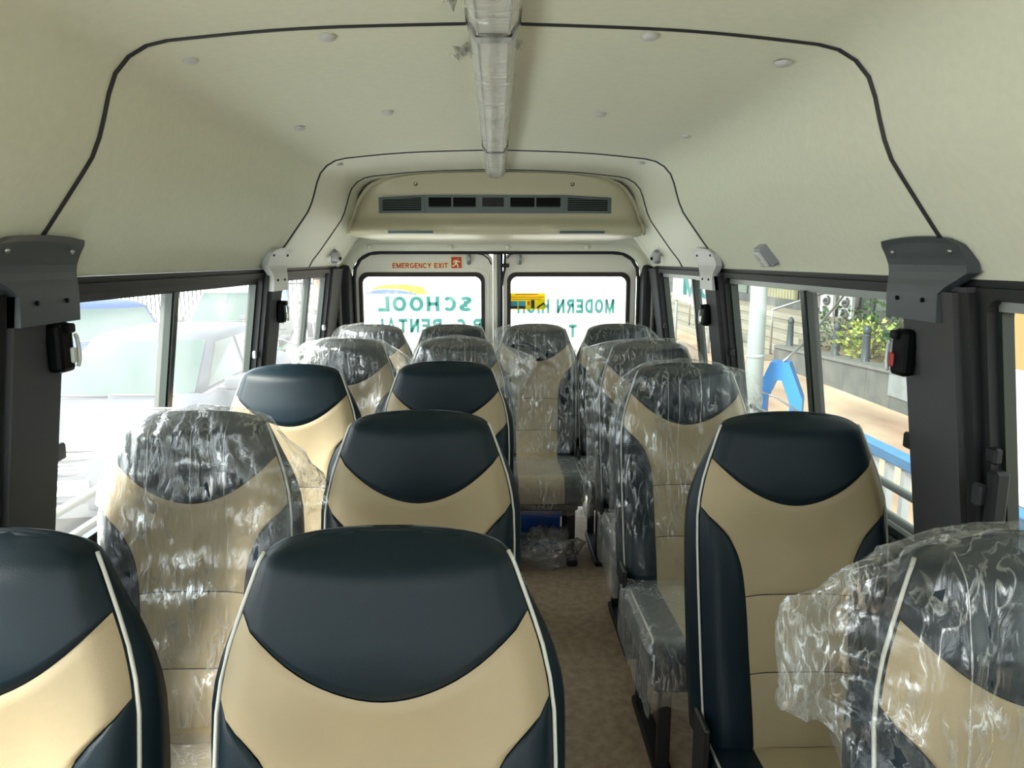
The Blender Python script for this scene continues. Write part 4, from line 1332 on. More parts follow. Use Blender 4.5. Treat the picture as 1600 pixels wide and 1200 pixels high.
bb = tag(empty('blue_box', (0.15, 3.66, 0.0)), 'blue plastic box stowed under the back row', 'box')
M_BLUE = mat('blue_plastic', (24, 92, 190), 0.4)
box('box_body', (0, 0, 0.09), (0.34, 0.2, 0.16), M_BLUE, bb, bevel=0.012, seg=2)
box('box_lid', (0, 0, 0.176), (0.36, 0.22, 0.022), M_BLUE, bb, bevel=0.006)
box('box_latch', (-0.06, -0.108, 0.155), (0.04, 0.012, 0.04), M_BLUE, bb, bevel=0.004)

# ================================================================== outside

GZ = -0.69
PZ = -0.62
M_ROAD = mat('road_concrete', (168, 166, 160), 0.9, rgb2=(186, 183, 176), vscale=1.5, bump=0.1, bscale=60)
M_PAVE = mat('pavement_tan', (150, 124, 106), 0.9, rgb2=(204, 184, 160), vscale=0.8, bump=0.15, bscale=30, stretch=(1, 0.5, 1))
M_STONE = mat('planter_stone', (84, 88, 89), 0.8, rgb2=(106, 108, 106), vscale=2.5, bump=0.3, bscale=40)
M_STONE2 = mat('planter_coping', (110, 113, 112), 0.7, var=0.08, vscale=6)
M_STEP = mat('step_stone', (150, 146, 134), 0.8, var=0.06, vscale=4)
M_BOLL = mat('bollard_grey', (60, 70, 78), 0.5)
M_SOIL = mat('soil', (120, 108, 84), 0.95, var=0.2, vscale=12)
M_FACADE = mat('facade_grey', (118, 118, 110), 0.8, var=0.08, vscale=1.2)
M_SHUT = mat('shutter_cream', (164, 162, 130), 0.6)
M_WHITE = mat('white_paint', (206, 208, 212), 0.5)
M_CONC = mat('concrete_pale', (172, 170, 164), 0.85, var=0.05, vscale=2)
M_CBLUE = mat('railing_blue', (76, 138, 192), 0.5, var=0.1, vscale=14)
M_PBLUE = mat('barrier_blue', (46, 130, 205), 0.45)
M_POST = mat('post_pale_blue', (158, 170, 174), 0.5, var=0.04, vscale=6)
M_TYRE = mat('tyre', (30, 30, 32), 0.8)
M_CARGL = mat('car_glass', (50, 64, 61), 0.15, spec=0.12)
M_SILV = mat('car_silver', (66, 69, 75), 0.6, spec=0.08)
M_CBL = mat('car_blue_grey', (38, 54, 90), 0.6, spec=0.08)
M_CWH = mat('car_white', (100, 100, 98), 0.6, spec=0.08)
M_CHR = mat('chrome', (222, 226, 228), 0.12, metal=0.9)
M_GRL = mat('grille_dark', (62, 64, 68), 0.5)
M_HLMP = mat('headlamp', (214, 222, 228), 0.1, spec=0.8)
def leaf_mat(name, rgb, rgb2):
    return mat(name, rgb, 0.55, rgb2=rgb2, vscale=9)
M_LEAF1 = leaf_mat('leaf_dark', (52, 84, 48), (80, 112, 62))
M_LEAF2 = leaf_mat('leaf_yellow_green', (120, 150, 70), (176, 182, 92))
M_LEAF3 = leaf_mat('leaf_ochre', (176, 138, 62), (196, 160, 84))
M_BARK = mat('bark', (96, 84, 70), 0.9, var=0.2, vscale=8)

tag(box('ground', (0, 30, GZ - 0.25), (160, 220, 0.5), M_ROAD), 'pale concrete road around the bus', 'road', kind='structure')

# ---- cars
def car(loc, ang, paint, label, badge=False, plate=None, tall=0.0, grille='wide'):
    root = tag(empty('car', loc, math.pi + ang), label, 'car')
    S = [(-2.22, 0.42, 0.78, 0.60), (-2.12, 0.28, 0.96, 0.74), (-1.8, 0.22, 1.02, 0.83), (-0.8, 0.2, 1.00, 0.86), (0.5, 0.2, 0.98, 0.86), (1.0, 0.2, 0.965, 0.85), (1.4, 0.21, 0.90, 0.84), (1.8, 0.23, 0.835, 0.81), (2.02, 0.25, 0.785, 0.76), (2.14, 0.28, 0.74, 0.70), (2.20, 0.33, 0.66, 0.60)]
    loops = []
    for y, zb, zt, hw in S:
        h = [(0, zt + 0.035), (0.45 * hw, zt + 0.028), (0.75 * hw, zt + 0.008), (0.92 * hw, zt - 0.03), (hw, zt - 0.14), (hw * 1.01, (zt + zb) / 2), (0.98 * hw, zb + 0.08), (0.86 * hw, zb), (0, zb)]
        loops.append([(x, y, z) for x, z in h] + [(-x, y, z) for x, z in reversed(h[1:-1])])
    loft('body', loops, paint, root)
    # cabin
    zr = 1.40 + tall
    def belt(t):
        z = 0.95 + (zr - 0.95) * t
        return dict(z=z, xf=0.67 - 0.12 * t, yf=1.0 - 0.75 * t, xr=0.68 - 0.15 * t, yr=-1.65 + 0.65 * t, bow=0.14)
    def cab_loop(b, o=0.0):
        L = []
        for k in range(9):
            u = -1 + 2 * k / 8
            L.append((u * b['xf'], b['yf'] + b['bow'] * (1 - u * u) + o, b['z']))
        L.append((b['xf'] + 0.02, (b['yf'] + b['yr']) / 2, b['z']))
        for k in range(9):
            u = 1 - 2 * k / 8
            L.append((u * b['xr'], b['yr'] - b['bow'] * (1 - u * u) - o, b['z']))
        L.append((-b['xf'] - 0.02, (b['yf'] + b['yr']) / 2, b['z']))
        return L
    tops = [belt(t) for t in (0, 0.25, 0.5, 0.75, 1.0)]
    top2 = belt(1.0); top2.update(z=zr + 0.045, xf=0.47, yf=0.12, xr=0.45, yr=-0.85)
    top3 = belt(1.0); top3.update(z=zr + 0.065, xf=0.28, yf=-0.1, xr=0.26, yr=-0.6, bow=0.05)
    loft('cabin', [cab_loop(b) for b in tops + [top2, top3]], paint, root)
    def screen(name, key, sgn, t0, t1, m, off):
        vs = []; fs = []
        for i in range(7):
            b = belt(t0 + (t1 - t0) * i / 6)
            x = b['xf'] if key == 'f' else b['xr']; y = b['yf'] if key == 'f' else b['yr']
            for k in range(9):
                u = (-1 + 2 * k / 8)
                uu = u * 0.93
                vs.append((uu * x, y + sgn * (b['bow'] * (1 - uu * uu) + off), b['z'] + off * 0.5))
        for i in range(6):
            for k in range(8):
                fs.append((i * 9 + k, i * 9 + k + 1, (i + 1) * 9 + k + 1, (i + 1) * 9 + k))
        return mesh(name, vs, fs, m, root, smooth=True)
    ws = screen('windscreen', 'f', 1, 0.06, 0.95, M_CARGL, 0.008)
    screen('rear_screen', 'r', -1, 0.1, 0.92, M_CARGL, 0.008)
    for k, (xa, xb) in enumerate(((-0.5, 0.02), (0.05, 0.5))):
        tube('wiper', [(xa, 1.16, 0.985), (xb, 1.17, 1.0)], 0.012, M_GRL, root, n=5)
    for s in (-1, 1):
        for (ya0, ya1, yb0, yb1) in ((0.82, 0.18, 0.22, -0.33), (-0.42, -0.42, -0.42 - 0.001, -0.42), ):
            pass
        def sidewin(pts, name='side_window'):
            v = []
            for y, t in pts:
                b = belt(t)
                mid = (b['yf'] + b['yr']) / 2
                half_ = (b['yf'] - b['yr']) / 2
                q = (y - mid) / half_
                x = (b['xf'] + 0.02) + ((b['xf'] if q > 0 else b['xr']) - b['xf'] - 0.02) * abs(q)
                v.append((s * (x + 0.006), y, b['z']))
            return mesh(name, v, [tuple(range(len(v)))], M_CARGL, root)
        sidewin([(0.78, 0.1), (-0.28, 0.1), (-0.28, 0.88), (0.22, 0.88)])
        sidewin([(-0.36, 0.1), (-1.05, 0.1), (-0.88, 0.88), (-0.36, 0.88)])
        sidewin([(-1.12, 0.12), (-1.42, 0.14), (-1.02, 0.82), (-0.95, 0.82)])
        tube('window_line', [(s * 0.70, 0.95, 0.965), (s * 0.715, -0.3, 0.972), (s * 0.70, -1.5, 0.98)], 0.01, M_CHR, root, n=5)
        mr = box('wing_mirror', (s * 0.90, 0.72, 1.02), (0.2, 0.10, 0.13), paint, root, bevel=0.03, seg=2, smooth=True)
        box('mirror_arm', (s * 0.80, 0.74, 0.985), (0.12, 0.05, 0.03), M_GRL, mr, bevel=0.006)
        box('door_handle', (s * 0.875, -0.2, 0.84), (0.02, 0.14, 0.03), paint, root, bevel=0.006)
        hl = loft('headlamp', [[(s * 0.46, 2.155, 0.735), (s * 0.78, 1.93, 0.79), (s * 0.79, 1.90, 0.70), (s * 0.48, 2.17, 0.665)], [(s * 0.47, 2.185, 0.73), (s * 0.80, 1.95, 0.785), (s * 0.81, 1.92, 0.70), (s * 0.49, 2.20, 0.67)]], M_HLMP, root, smooth=False)
        tube('fog_lamp', [(s * 0.62, 2.14, 0.42), (s * 0.62, 2.165, 0.42)], 0.05, M_HLMP, root, n=12)
        for yy in (1.36, -1.32):
            w = tube('wheel', [(s * 0.66, yy, 0.31), (s * 0.68, yy, 0.31), (s * 0.84, yy, 0.31), (s * 0.86, yy, 0.31)], [0.28, 0.31, 0.31, 0.28], M_TYRE, root, n=24)
            tube('rim', [(s * 0.855, yy, 0.31), (s * 0.87, yy, 0.31)], 0.2, M_CHR, w, n=16)
    # face
    def fcx(x, z):
        return 2.205 - 0.30 * (x / 0.85) ** 2 - 0.15 * max(0, z - 0.62)
    def fplate(name, x0, x1, z0, z1, o, m, parent, nx=10):
        vs = []; fs = []
        for j in range(nx + 1):
            x = x0 + (x1 - x0) * j / nx
            for z, dd in ((z0, o), (z1, o), (z1, -0.03), (z0, -0.03)):
                vs.append((x, fcx(x, z) + dd, z))
        for j in range(nx):
            for k in range(4):
                k2 = (k + 1) % 4
                fs.append((j * 4 + k, j * 4 + k2, (j + 1) * 4 + k2, (j + 1) * 4 + k))
        fs.append((0, 1, 2, 3)); fs.append(tuple(nx * 4 + k for k in (3, 2, 1, 0)))
        return mesh(name, vs, fs, m, parent)
    g = fplate('grille', -0.44, 0.44, 0.60, 0.76, 0.010, M_GRL, root)
    fplate('grille_bar', -0.56, 0.56, 0.715, 0.76, 0.03, M_CHR, g)
    for z in (0.615, 0.645, 0.675):
        fplate('grille_slat', -0.42, 0.42, z, z + 0.01, 0.016, M_CHR, g)
    fplate('bumper', -0.72, 0.72, 0.40, 0.585, 0.02, paint, root)
    fplate('lower_intake', -0.5, 0.5, 0.28, 0.38, 0.02, M_GRL, root)
    if badge:
        bgd = empty('badge', (0, fcx(0, 0.74) + 0.035, 0.735), 0, root)
        ring('badge_ring', rrect(-0.062, 0.062, -0.05, 0.05, (0.03, 0.03, 0.012, 0.012), 4), rrect(-0.052, 0.052, -0.04, 0.04, (0.024, 0.024, 0.008, 0.008), 4), 0.008, lambda p, d: (p[0], d, p[1]), M_CHR, bgd)
        for s in (-1, 1):
            slab('badge_stroke', [(s * 0.022, -0.036), (s * 0.036, -0.036), (s * 0.044, 0.036), (s * 0.030, 0.036)], 0.006, lambda p, d: (p[0], d, p[1]), M_CHR, bgd)
        slab('badge_stroke', [(-0.03, -0.012), (0.03, -0.012), (0.03, 0.002), (-0.03, 0.002)], 0.006, lambda p, d: (p[0], d, p[1]), M_CHR, bgd)
    np_ = fplate('number_plate', -0.26, 0.26, 0.45, 0.56, 0.035, M_WHITE, root, nx=2)
    if plate:
        text_mesh('plate_lettering', plate, 0.1, mat('plate_ink', (70, 72, 76), 0.6), np_, 0.001, 0.001, width=0.27, loc=(-0.115, fcx(0, 0.5) + 0.037, 0.505), rot=(math.pi / 2, 0, math.pi))
    return root
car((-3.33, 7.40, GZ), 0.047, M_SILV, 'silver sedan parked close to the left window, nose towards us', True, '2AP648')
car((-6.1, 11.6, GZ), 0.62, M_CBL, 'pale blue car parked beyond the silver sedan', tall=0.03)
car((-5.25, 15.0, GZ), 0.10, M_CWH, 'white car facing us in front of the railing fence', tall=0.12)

# ---- fence behind the cars
fn_root = tag(empty('railing_fence', (-10, 21.5, GZ)), 'tall pale railing fence with blue posts behind the parked cars', 'fence')
M_FPICK = mat('fence_picket', (46, 52, 54), 0.6)
M_FPOST = mat('fence_post_blue', (32, 64, 90), 0.6)
M_FPAN = mat('fence_panel_yellow', (112, 92, 54), 0.7)
vs, fs = [], []
x = -8.0
while x < 5.2:
    tube_data([(x, 0, 0.12), (x, 0, 2.35)], 0.018, 4, vs, fs)
    x += 0.12
tag(mesh('picket', vs, fs, M_FPICK, fn_root), kind='stuff')
for k in range(8):
    box('fence_post', (-8 + 1.7 * k, 0, 1.25), (0.14, 0.14, 2.5), M_FPOST, fn_root, bevel=0.01)
for z in (0.2, 1.45, 2.3):
    box('fence_rail', (-1.4, 0, z), (13.3, 0.05, 0.06), M_FPICK, fn_root)
for k in range(10):
    if k < 5:
        box('fence_panel', (-7.15 + 1.7 * k, 0.08, 1.95), (1.5, 0.02, 0.62), M_FPAN, fn_root)

# ---- motorbikes and a rider
def torus_data(c, Rr, r, n=20, k=8, verts=None, faces=None):
    base = len(verts)
    for i in range(n):
        a = 2 * math.pi * i / n
        for j in range(k):
            b = 2 * math.pi * j / k
            rr = Rr + r * math.cos(b)
            verts.append(Vector((c[0] + r * math.sin(b), c[1] + rr * math.cos(a), c[2] + rr * math.sin(a))))
    for i in range(n):
        for j in range(k):
            faces.append((base + i * k + j, base + i * k + (j + 1) % k, base + ((i + 1) % n) * k + (j + 1) % k, base + ((i + 1) % n) * k + j))
def bike(loc, rz, paint, label):
    root = tag(empty('motorbike', loc, rz), label, 'motorbike', 'motorbikes parked by the rear left window')
    for y in (0.65, -0.62):
        vs, fs = [], []
        torus_data((0, y, 0.30), 0.25, 0.05, verts=vs, faces=fs)
        w = mesh('wheel', vs, fs, M_TYRE, root, smooth=True)
        tube('hub', [(-0.05, y, 0.3), (0.05, y, 0.3)], 0.06, M_STEEL, w, n=10)
        for q in range(5):
            a = 2 * math.pi * q / 5
            tube('spoke', [(0, y, 0.3), (0, y + 0.23 * math.cos(a), 0.3 + 0.23 * math.sin(a))], 0.012, M_STEEL, w, n=5)
    tube('frame', [(0, 0.45, 0.85), (0, 0.30, 0.45), (0, -0.1, 0.38), (0, -0.6, 0.40)], 0.035, M_GRL, root)
    for s in (-1, 1):
        tube('fork', [(s * 0.07, 0.42, 0.92), (s * 0.07, 0.64, 0.30)], 0.022, M_STEEL, root)
        tube('mirror_stalk', [(s * 0.28, 0.36, 1.02), (s * 0.32, 0.34, 1.18)], 0.008, M_GRL, root)
        box('mirror', (s * 0.33, 0.34, 1.21), (0.11, 0.02, 0.07), M_GRL, root, bevel=0.008)
    tube('handlebar', [(-0.36, 0.26, 1.02), (-0.18, 0.36, 1.03), (0, 0.42, 0.95), (0.18, 0.36, 1.03), (0.36, 0.26, 1.02)], 0.014, M_GRL, root)
    loft('tank', [[(sx * w, y, z0 + (z1 - z0) * sz) for sx, sz in ((-0.5, 0), (-1, 0.4), (-0.8, 0.85), (0, 1), (0.8, 0.85), (1, 0.4), (0.5, 0))] for y, w, z0, z1 in ((0.38, 0.06, 0.72, 0.86), (0.28, 0.13, 0.66, 0.92), (0.05, 0.14, 0.64, 0.90), (-0.1, 0.08, 0.66, 0.80))], paint, root)
    loft('saddle', [[(sx * w, y, z0 + (z1 - z0) * sz) for sx, sz in ((-0.7, 0), (-1, 0.6), (-0.6, 1), (0.6, 1), (1, 0.6), (0.7, 0))] for y, w, z0, z1 in ((-0.08, 0.08, 0.70, 0.78), (-0.3, 0.13, 0.70, 0.80), (-0.65, 0.11, 0.74, 0.84), (-0.72, 0.06, 0.76, 0.83))], M_TYRE, root)
    tube('headlamp', [(0, 0.46, 0.86), (0, 0.55, 0.86), (0, 0.58, 0.86)], [0.07, 0.09, 0.085], M_HLMP, root, n=14)
    box('engine', (0, 0.1, 0.42), (0.2, 0.34, 0.24), M_GRL, root, bevel=0.04, seg=2)
    loft('tail_cowl', [[(sx * w, y, z) for sx, z in ((-1, z0), (1, z0), (0.7, z1), (-0.7, z1))] for y, w, z0, z1 in ((-0.35, 0.1, 0.6, 0.70), (-0.75, 0.08, 0.66, 0.78), (-0.9, 0.03, 0.72, 0.78))], paint, root)
    tube('exhaust', [(0.14, 0.1, 0.32), (0.16, -0.3, 0.30), (0.16, -0.75, 0.36)], [0.03, 0.045, 0.05], M_STEEL, root)
    return root
bike((-2.95, 10.75, GZ), math.pi + 0.3, mat('bike_red', (150, 96, 88), 0.3), 'reddish motorbike nearest behind the rear left window')
bike((-3.75, 12.3, GZ), math.pi - 0.1, mat('bike_green', (96, 130, 116), 0.3), 'greenish motorbike behind the reddish one')
bike((-4.05, 16.6, GZ), math.pi + 0.25, mat('bike_grey', (120, 124, 128), 0.3), 'grey motorbike carrying the rider in a pale yellow shirt')
def skin_body(name, joints, edges, m, root_i, parent):
    me = bpy.data.meshes.new(name)
    me.from_pydata([j[0] for j in joints], edges, [])
    o = link(name, me, m, parent)
    md = o.modifiers.new('skin', 'SKIN')
    for i, j in enumerate(joints):
        r_ = j[1]
        me.skin_vertices[0].data[i].radius = (r_, r_) if not isinstance(r_, tuple) else r_
        me.skin_vertices[0].data[i].use_root = (i == root_i)
    md.use_smooth_shade = True
    sb = o.modifiers.new('sub', 'SUBSURF'); sb.levels = 2; sb.render_levels = 2
    return o
rider = tag(empty('person', (-4.05, 16.85, GZ), math.pi + 0.25), 'person in a pale yellow shirt sitting on the grey motorbike', 'person')
M_SKIN = mat('skin_brown', (150, 108, 84), 0.6)
J = [((0, -0.30, 0.88), (0.15, 0.13)), ((0, -0.27, 1.08), (0.15, 0.11)), ((0, -0.24, 1.30), (0.17, 0.11)), ((0, -0.22, 1.42), 0.07), ((0, -0.21, 1.50), 0.052), ((0, -0.19, 1.60), 0.085), ((0, -0.19, 1.70), 0.088), ((0, -0.19, 1.76), 0.05)]
Eg = [(i, i + 1) for i in range(7)]
for s in (-1, 1):
    b = len(J)
    J += [((s * 0.19, -0.22, 1.38), 0.062), ((s * 0.26, -0.10, 1.14), 0.046), ((s * 0.29, 0.14, 1.06), 0.036), ((s * 0.29, 0.22, 1.04), 0.034)]
    Eg += [(2, b), (b, b + 1), (b + 1, b + 2), (b + 2, b + 3)]
    b = len(J)
    J += [((s * 0.12, -0.22, 0.85), 0.09), ((s * 0.22, 0.16, 0.74), 0.062), ((s * 0.20, 0.06, 0.36), 0.045), ((s * 0.20, 0.06, 0.10), 0.036), ((s * 0.20, 0.20, 0.05), 0.034)]
    Eg += [(0, b), (b, b + 1), (b + 1, b + 2), (b + 2, b + 3), (b + 3, b + 4)]
body = skin_body('body', J, Eg, M_SKIN, 0, rider)
# shirt and trousers as clothing over the body
J2 = [((0, -0.30, 0.90), (0.17, 0.15)), ((0, -0.27, 1.08), (0.17, 0.13)), ((0, -0.24, 1.30), (0.19, 0.13)), ((0, -0.22, 1.40), 0.09)]
E2 = [(0, 1), (1, 2), (2, 3)]
for s in (-1, 1):
    b = len(J2)
    J2 += [((s * 0.19, -0.22, 1.38), 0.078), ((s * 0.25, -0.12, 1.18), 0.064)]
    E2 += [(2, b), (b, b + 1)]
skin_body('shirt', J2, E2, mat('shirt_pale_yellow', (226, 214, 160), 0.8), 0, rider)
J3 = [((0, -0.30, 0.86), (0.165, 0.14))]
E3 = []
for s in (-1, 1):
    b = len(J3)
    J3 += [((s * 0.12, -0.22, 0.85), 0.10), ((s * 0.22, 0.16, 0.74), 0.075), ((s * 0.20, 0.06, 0.36), 0.06), ((s * 0.20, 0.06, 0.14), 0.055)]
    E3 += [(0, b), (b, b + 1), (b + 1, b + 2), (b + 2, b + 3)]
skin_body('trousers', J3, E3, mat('trousers_grey', (90, 92, 98), 0.8), 0, rider)
bm = bmesh.new(); bmesh.ops.create_icosphere(bm, subdivisions=3, radius=0.1)
for v in bm.verts:
    v.co = Vector((v.co.x * 0.98, v.co.y * 1.08 - 0.202, max(v.co.z, -0.01 if v.co.y > 0.02 else -0.06) * 1.05 + 1.70))
me = bpy.data.meshes.new('hair'); bm.to_mesh(me); bm.free()
link('hair', me, mat('hair_black', (24, 20, 18), 0.6), rider, smooth=True)
bm = bmesh.new(); bmesh.ops.create_cone(bm, segments=8, radius1=0.018, radius2=0.008, depth=0.04, cap_ends=True)
me = bpy.data.meshes.new('nose'); bm.to_mesh(me); bm.free()
link('nose', me, M_SKIN, rider, loc=(0, -0.095, 1.645), rot=(R(-70), 0, 0), smooth=True)

# ---- right side: pavement, kerb, railing
pv = tag(empty('pavement', (5.4, 12, GZ)), 'sunlit tan pavement between the bus and the planter wall', 'pavement', kind='structure')
box('pavement_slab', (0, 0, (PZ - GZ) / 2), (7.2, 40, PZ - GZ), M_PAVE, pv)
box('kerb', (-3.68, 0, (PZ - GZ) / 2), (0.16, 40, PZ - GZ + 0.01), M_CONC, pv, bevel=0.01)
rl = tag(empty('street_railing', (1.95, 2.0, PZ)), 'blue and white street railing below the right windows', 'railing')
box('top_rail', (0, -0.15, 1.115), (0.07, 4.3, 0.06), M_CBLUE, rl, bevel=0.008)
box('bottom_rail', (0, -0.15, 0.12), (0.06, 4.3, 0.05), M_CBLUE, rl, bevel=0.008)
for k in range(29):
    y = -2.2 + 0.148 * k
    p = box('baluster', (0, y, 0.75), (0.034, 0.034, 0.70), M_WHITE, rl)
    box('baluster_foot', (0, y, 0.25), (0.036, 0.036, 0.30), M_CBLUE, rl)

# round post
po = tag(empty('street_post', (2.85, 8.0, PZ)), 'pale round post standing on the pavement', 'post')
tube('post_shaft', [(0, 0, 0), (0, 0, 1.6), (0, 0, 3.8)], [0.10, 0.088, 0.08], M_POST, po, n=20)
tube('post_collar', [(0, 0, 1.0), (0, 0, 1.04)], 0.095, M_POST, po, n=20)
box('post_sign', (0.30, 0.0, 2.16), (0.5, 0.02, 0.32), M_WHITE, po, rot=Matrix.Rotation(R(-18), 3, 'Y'))
# blue plastic A-frame barrier
ba = tag(empty('plastic_barrier', (3.24, 8.25, PZ), R(-28)), 'bright blue plastic road barrier with a pointed opening', 'barrier')
out_l = [(-0.26, 0.0), (0.26, 0.0), (0.26, 0.52), (0.10, 0.92), (-0.10, 0.92), (-0.26, 0.52)]
in_l = [(-0.13, 0.12), (0.13, 0.12), (0.13, 0.46), (0.03, 0.72), (-0.03, 0.72), (-0.13, 0.46)]
ring('barrier_frame', out_l, in_l, 0.26, lambda p, d: (p[0], d - 0.13, p[1]), M_PBLUE, ba)
box('barrier_foot', (0.05, 0.0, 0.10), (0.86, 0.34, 0.2), M_PBLUE, ba, bevel=0.03, seg=2)
tube('barrier_rod', [(-0.30, -0.2, 0.62), (0.0, -0.26, 0.55), (0.30, -0.22, 0.36)], 0.012, M_STEEL, ba)
# slack cable from the barrier
tg = tag(mesh('cable', *tube_data(spline([(3.24, 8.2, 0.30), (3.40, 8.3, 0.40), (3.62, 8.5, 0.52), (4.1, 9.0, 0.80), (4.75, 9.8, 1.15), (5.3, 10.6, 1.5)], 24), 0.016, 6), M_STEEL, smooth=True), 'pale slanting cable rising from the blue barrier', 'cable')

# ---- planter
pw = tag(empty('planter', (5.5, 11.5, PZ)), 'long grey stone planter wall with shrubs and bollards on it', 'planter')
def top_z(y):                    # the wall top falls slightly towards the far end (relative to the pavement)
    return 0.60 - (y + 2.9) * 0.034
ys = [-2.9 + 5.7 * k / 8 for k in range(9)]
for k in range(8):
    a, b = ys[k] + 0.004, ys[k + 1] - 0.004
    v = [(0, a, 0), (0, b, 0), (0, b, top_z(b) - 0.05), (0, a, top_z(a) - 0.05), (0.25, a, 0), (0.25, b, 0), (0.25, b, top_z(b) - 0.05), (0.25, a, top_z(a) - 0.05)]
    mesh('stone_slab', v, [(0, 1, 2, 3), (4, 7, 6, 5), (0, 3, 7, 4), (1, 5, 6, 2), (3, 2, 6, 7), (0, 4, 5, 1)], M_STONE, pw)
mesh('coping', [(x, y, top_z(y) - z) for y in (ys[0], ys[-1]) for x, z in ((-0.03, 0.05), (0.32, 0.05), (0.32, 0.0), (-0.03, 0.0))], [(0, 1, 2, 3), (7, 6, 5, 4), (0, 4, 5, 1), (1, 5, 6, 2), (2, 6, 7, 3), (3, 7, 4, 0)], M_STONE2, pw)
box('end_wall', (1.1, 2.85, 0.19), (2.2, 0.12, 0.40), M_STONE, pw)
box('end_wall', (1.1, -2.9, 0.28), (2.2, 0.12, 0.56), M_STONE, pw)
mesh('soil_bed', [(0.2, ys[0], top_z(ys[0]) - 0.06), (2.2, ys[0], top_z(ys[0]) + 0.10), (2.2, ys[-1], top_z(ys[-1]) + 0.1), (0.2, ys[-1], top_z(ys[-1]) - 0.06)], [(0, 1, 2, 3)], M_SOIL, pw)
box('stone_patch', (-0.008, -1.75, 0.36), (0.02, 0.62, 0.34), mat('stone_patch_pale', (140, 146, 150), 0.7, var=0.1, vscale=5), pw)
box('stone_patch', (-0.008, -2.45, 0.32), (0.02, 0.40, 0.26), MATS['stone_patch_pale'], pw)
bl0 = None
for i, (y, lab) in enumerate(((14.1, 'farthest grey bollard at the left end of the planter'), (13.1, 'second grey bollard from the left on the planter'), (12.15, 'middle grey bollard on the planter in front of the shrubs'), (11.15, 'fourth grey bollard beside the pale green plant'), (10.35, 'nearest grey bollard beside the ochre shrub'))):
    z = PZ + top_z(y - 11.5) - 0.02
    if bl0 is None:
        bl0 = tag(empty('bollard', (5.68, y, z)), lab, 'bollard', 'bollards along the planter')
        tube('bollard_shaft', [(0, 0, 0), (0, 0, 0.02), (0, 0, 0.42), (0, 0, 0.44)], [0.08, 0.065, 0.055, 0.062], M_BOLL, bl0, n=12)
        tube('bollard_cap', [(0, 0, 0.44), (0, 0, 0.47), (0, 0, 0.52), (0, 0, 0.56), (0, 0, 0.58)], [0.04, 0.06, 0.06, 0.035, 0.008], M_BOLL, bl0, n=12)
    else:
        c = copy_tree(bl0); c.location = (5.68, y, z); tag(c, lab)
def shrub(loc, s, m, label, seed, n=260, lsize=0.09, shape='round'):
    rr = random.Random(seed)
    root = tag(empty('shrub', loc), label, 'shrub')
    for k in range(4):
        a = rr.uniform(0, 6.28)
        tube('stem', [(0, 0, -0.05), (0.25 * s[0] * math.cos(a), 0.25 * s[1] * math.sin(a), s[2] * 0.5), (0.5 * s[0] * math.cos(a), 0.5 * s[1] * math.sin(a), s[2] * 0.85)], [0.016, 0.012, 0.005], M_BARK, root, n=5)
    vs = []; fs = []
    for k in range(n):
        while True:
            p = Vector((rr.uniform(-1, 1), rr.uniform(-1, 1), rr.uniform(0, 1)))
            if shape == 'cone':
                if math.hypot(p.x, p.y) < (1 - p.z) * 0.9 + 0.1: break
            elif (p.x ** 2 + p.y ** 2 + ((p.z - 0.45) / 0.6) ** 2) < 1: break
        c = Vector((p.x * s[0], p.y * s[1], p.z * s[2]))
        d = Vector((p.x + rr.uniform(-.6, .6), p.y + rr.uniform(-.6, .6), rr.uniform(-0.2, 0.9))).normalized()
        sd = d.cross(Vector((rr.uniform(-1, 1), rr.uniform(-1, 1), rr.uniform(-1, 1)))).normalized()
        L = lsize * rr.uniform(0.7, 1.3); w = L * 0.32
        b = len(vs)
        nn = d.cross(sd)
        vs += [c, c + d * L * 0.5 + sd * w + nn * 0.01, c + d * L, c + d * L * 0.5 - sd * w + nn * 0.01]
        fs.append((b, b + 1, b + 2, b + 3))
    tag(mesh('foliage', vs, fs, m, root), kind='stuff')
    return root
zs_ = PZ + 0.46
shrub((6.3, 13.4, zs_), (0.55, 0.55, 0.75), M_LEAF1, 'dark green shrub behind the left end of the planter wall', 1, 320)
shrub((6.05, 11.75, zs_), (0.50, 0.62, 0.62), M_LEAF2, 'yellow green leafy shrub in the middle of the planter', 2, 380)
shrub((6.4, 11.15, zs_ + 0.05), (0.42, 0.45, 0.55), M_LEAF1, 'low green plant right of the yellow green shrub', 3, 120, 0.16)
shrub((6.1, 10.75, zs_), (0.13, 0.13, 0.80), M_LEAF3, 'narrow ochre shrub beside the right pillar', 4, 200, 0.07, 'cone')
shrub((6.95, 12.7, zs_ + 0.1), (0.6, 0.7, 0.9), M_LEAF1, 'dark bushy shrub close to the building front', 5, 300, 0.11)

# ---- stairs beyond the planter, landing, building front
stn = tag(empty('staircase', (5.45, 22, PZ)), 'broad pale stone stairs beyond the planter', 'stairs')
for k in range(5):
    box('stair_step', ((0.38 * k + 2.36) / 2, 0.3, 0.075 + 0.155 * k), (2.36 - 0.38 * k, 14.6, 0.15), M_STEP, stn, bevel=0.012)
for k in range(3):
    tube('stair_rail', [(0.2, -7.0 + 6.5 * k, 0.15), (0.2, -7.0 + 6.5 * k, 1.05), (2.2, -7.0 + 6.5 * k, 1.7), (2.2, -7.0 + 6.5 * k, 0.7)], 0.025, M_STEEL, stn)
bd = tag(empty('building', (8.02, 18, PZ)), 'grey building front with cream shutters and carved panels', 'building')
box('facade_wall', (0.3, 2, 3.6), (0.5, 36, 7.2), M_FACADE, bd)
box('plinth', (-0.05, 2, 0.5), (0.25, 36, 1.0), M_STONE, bd)
def at_u(u, X):                   # distance along the street of something seen at picture column u on the plane X
    return X * F_PX / (u - VPX)
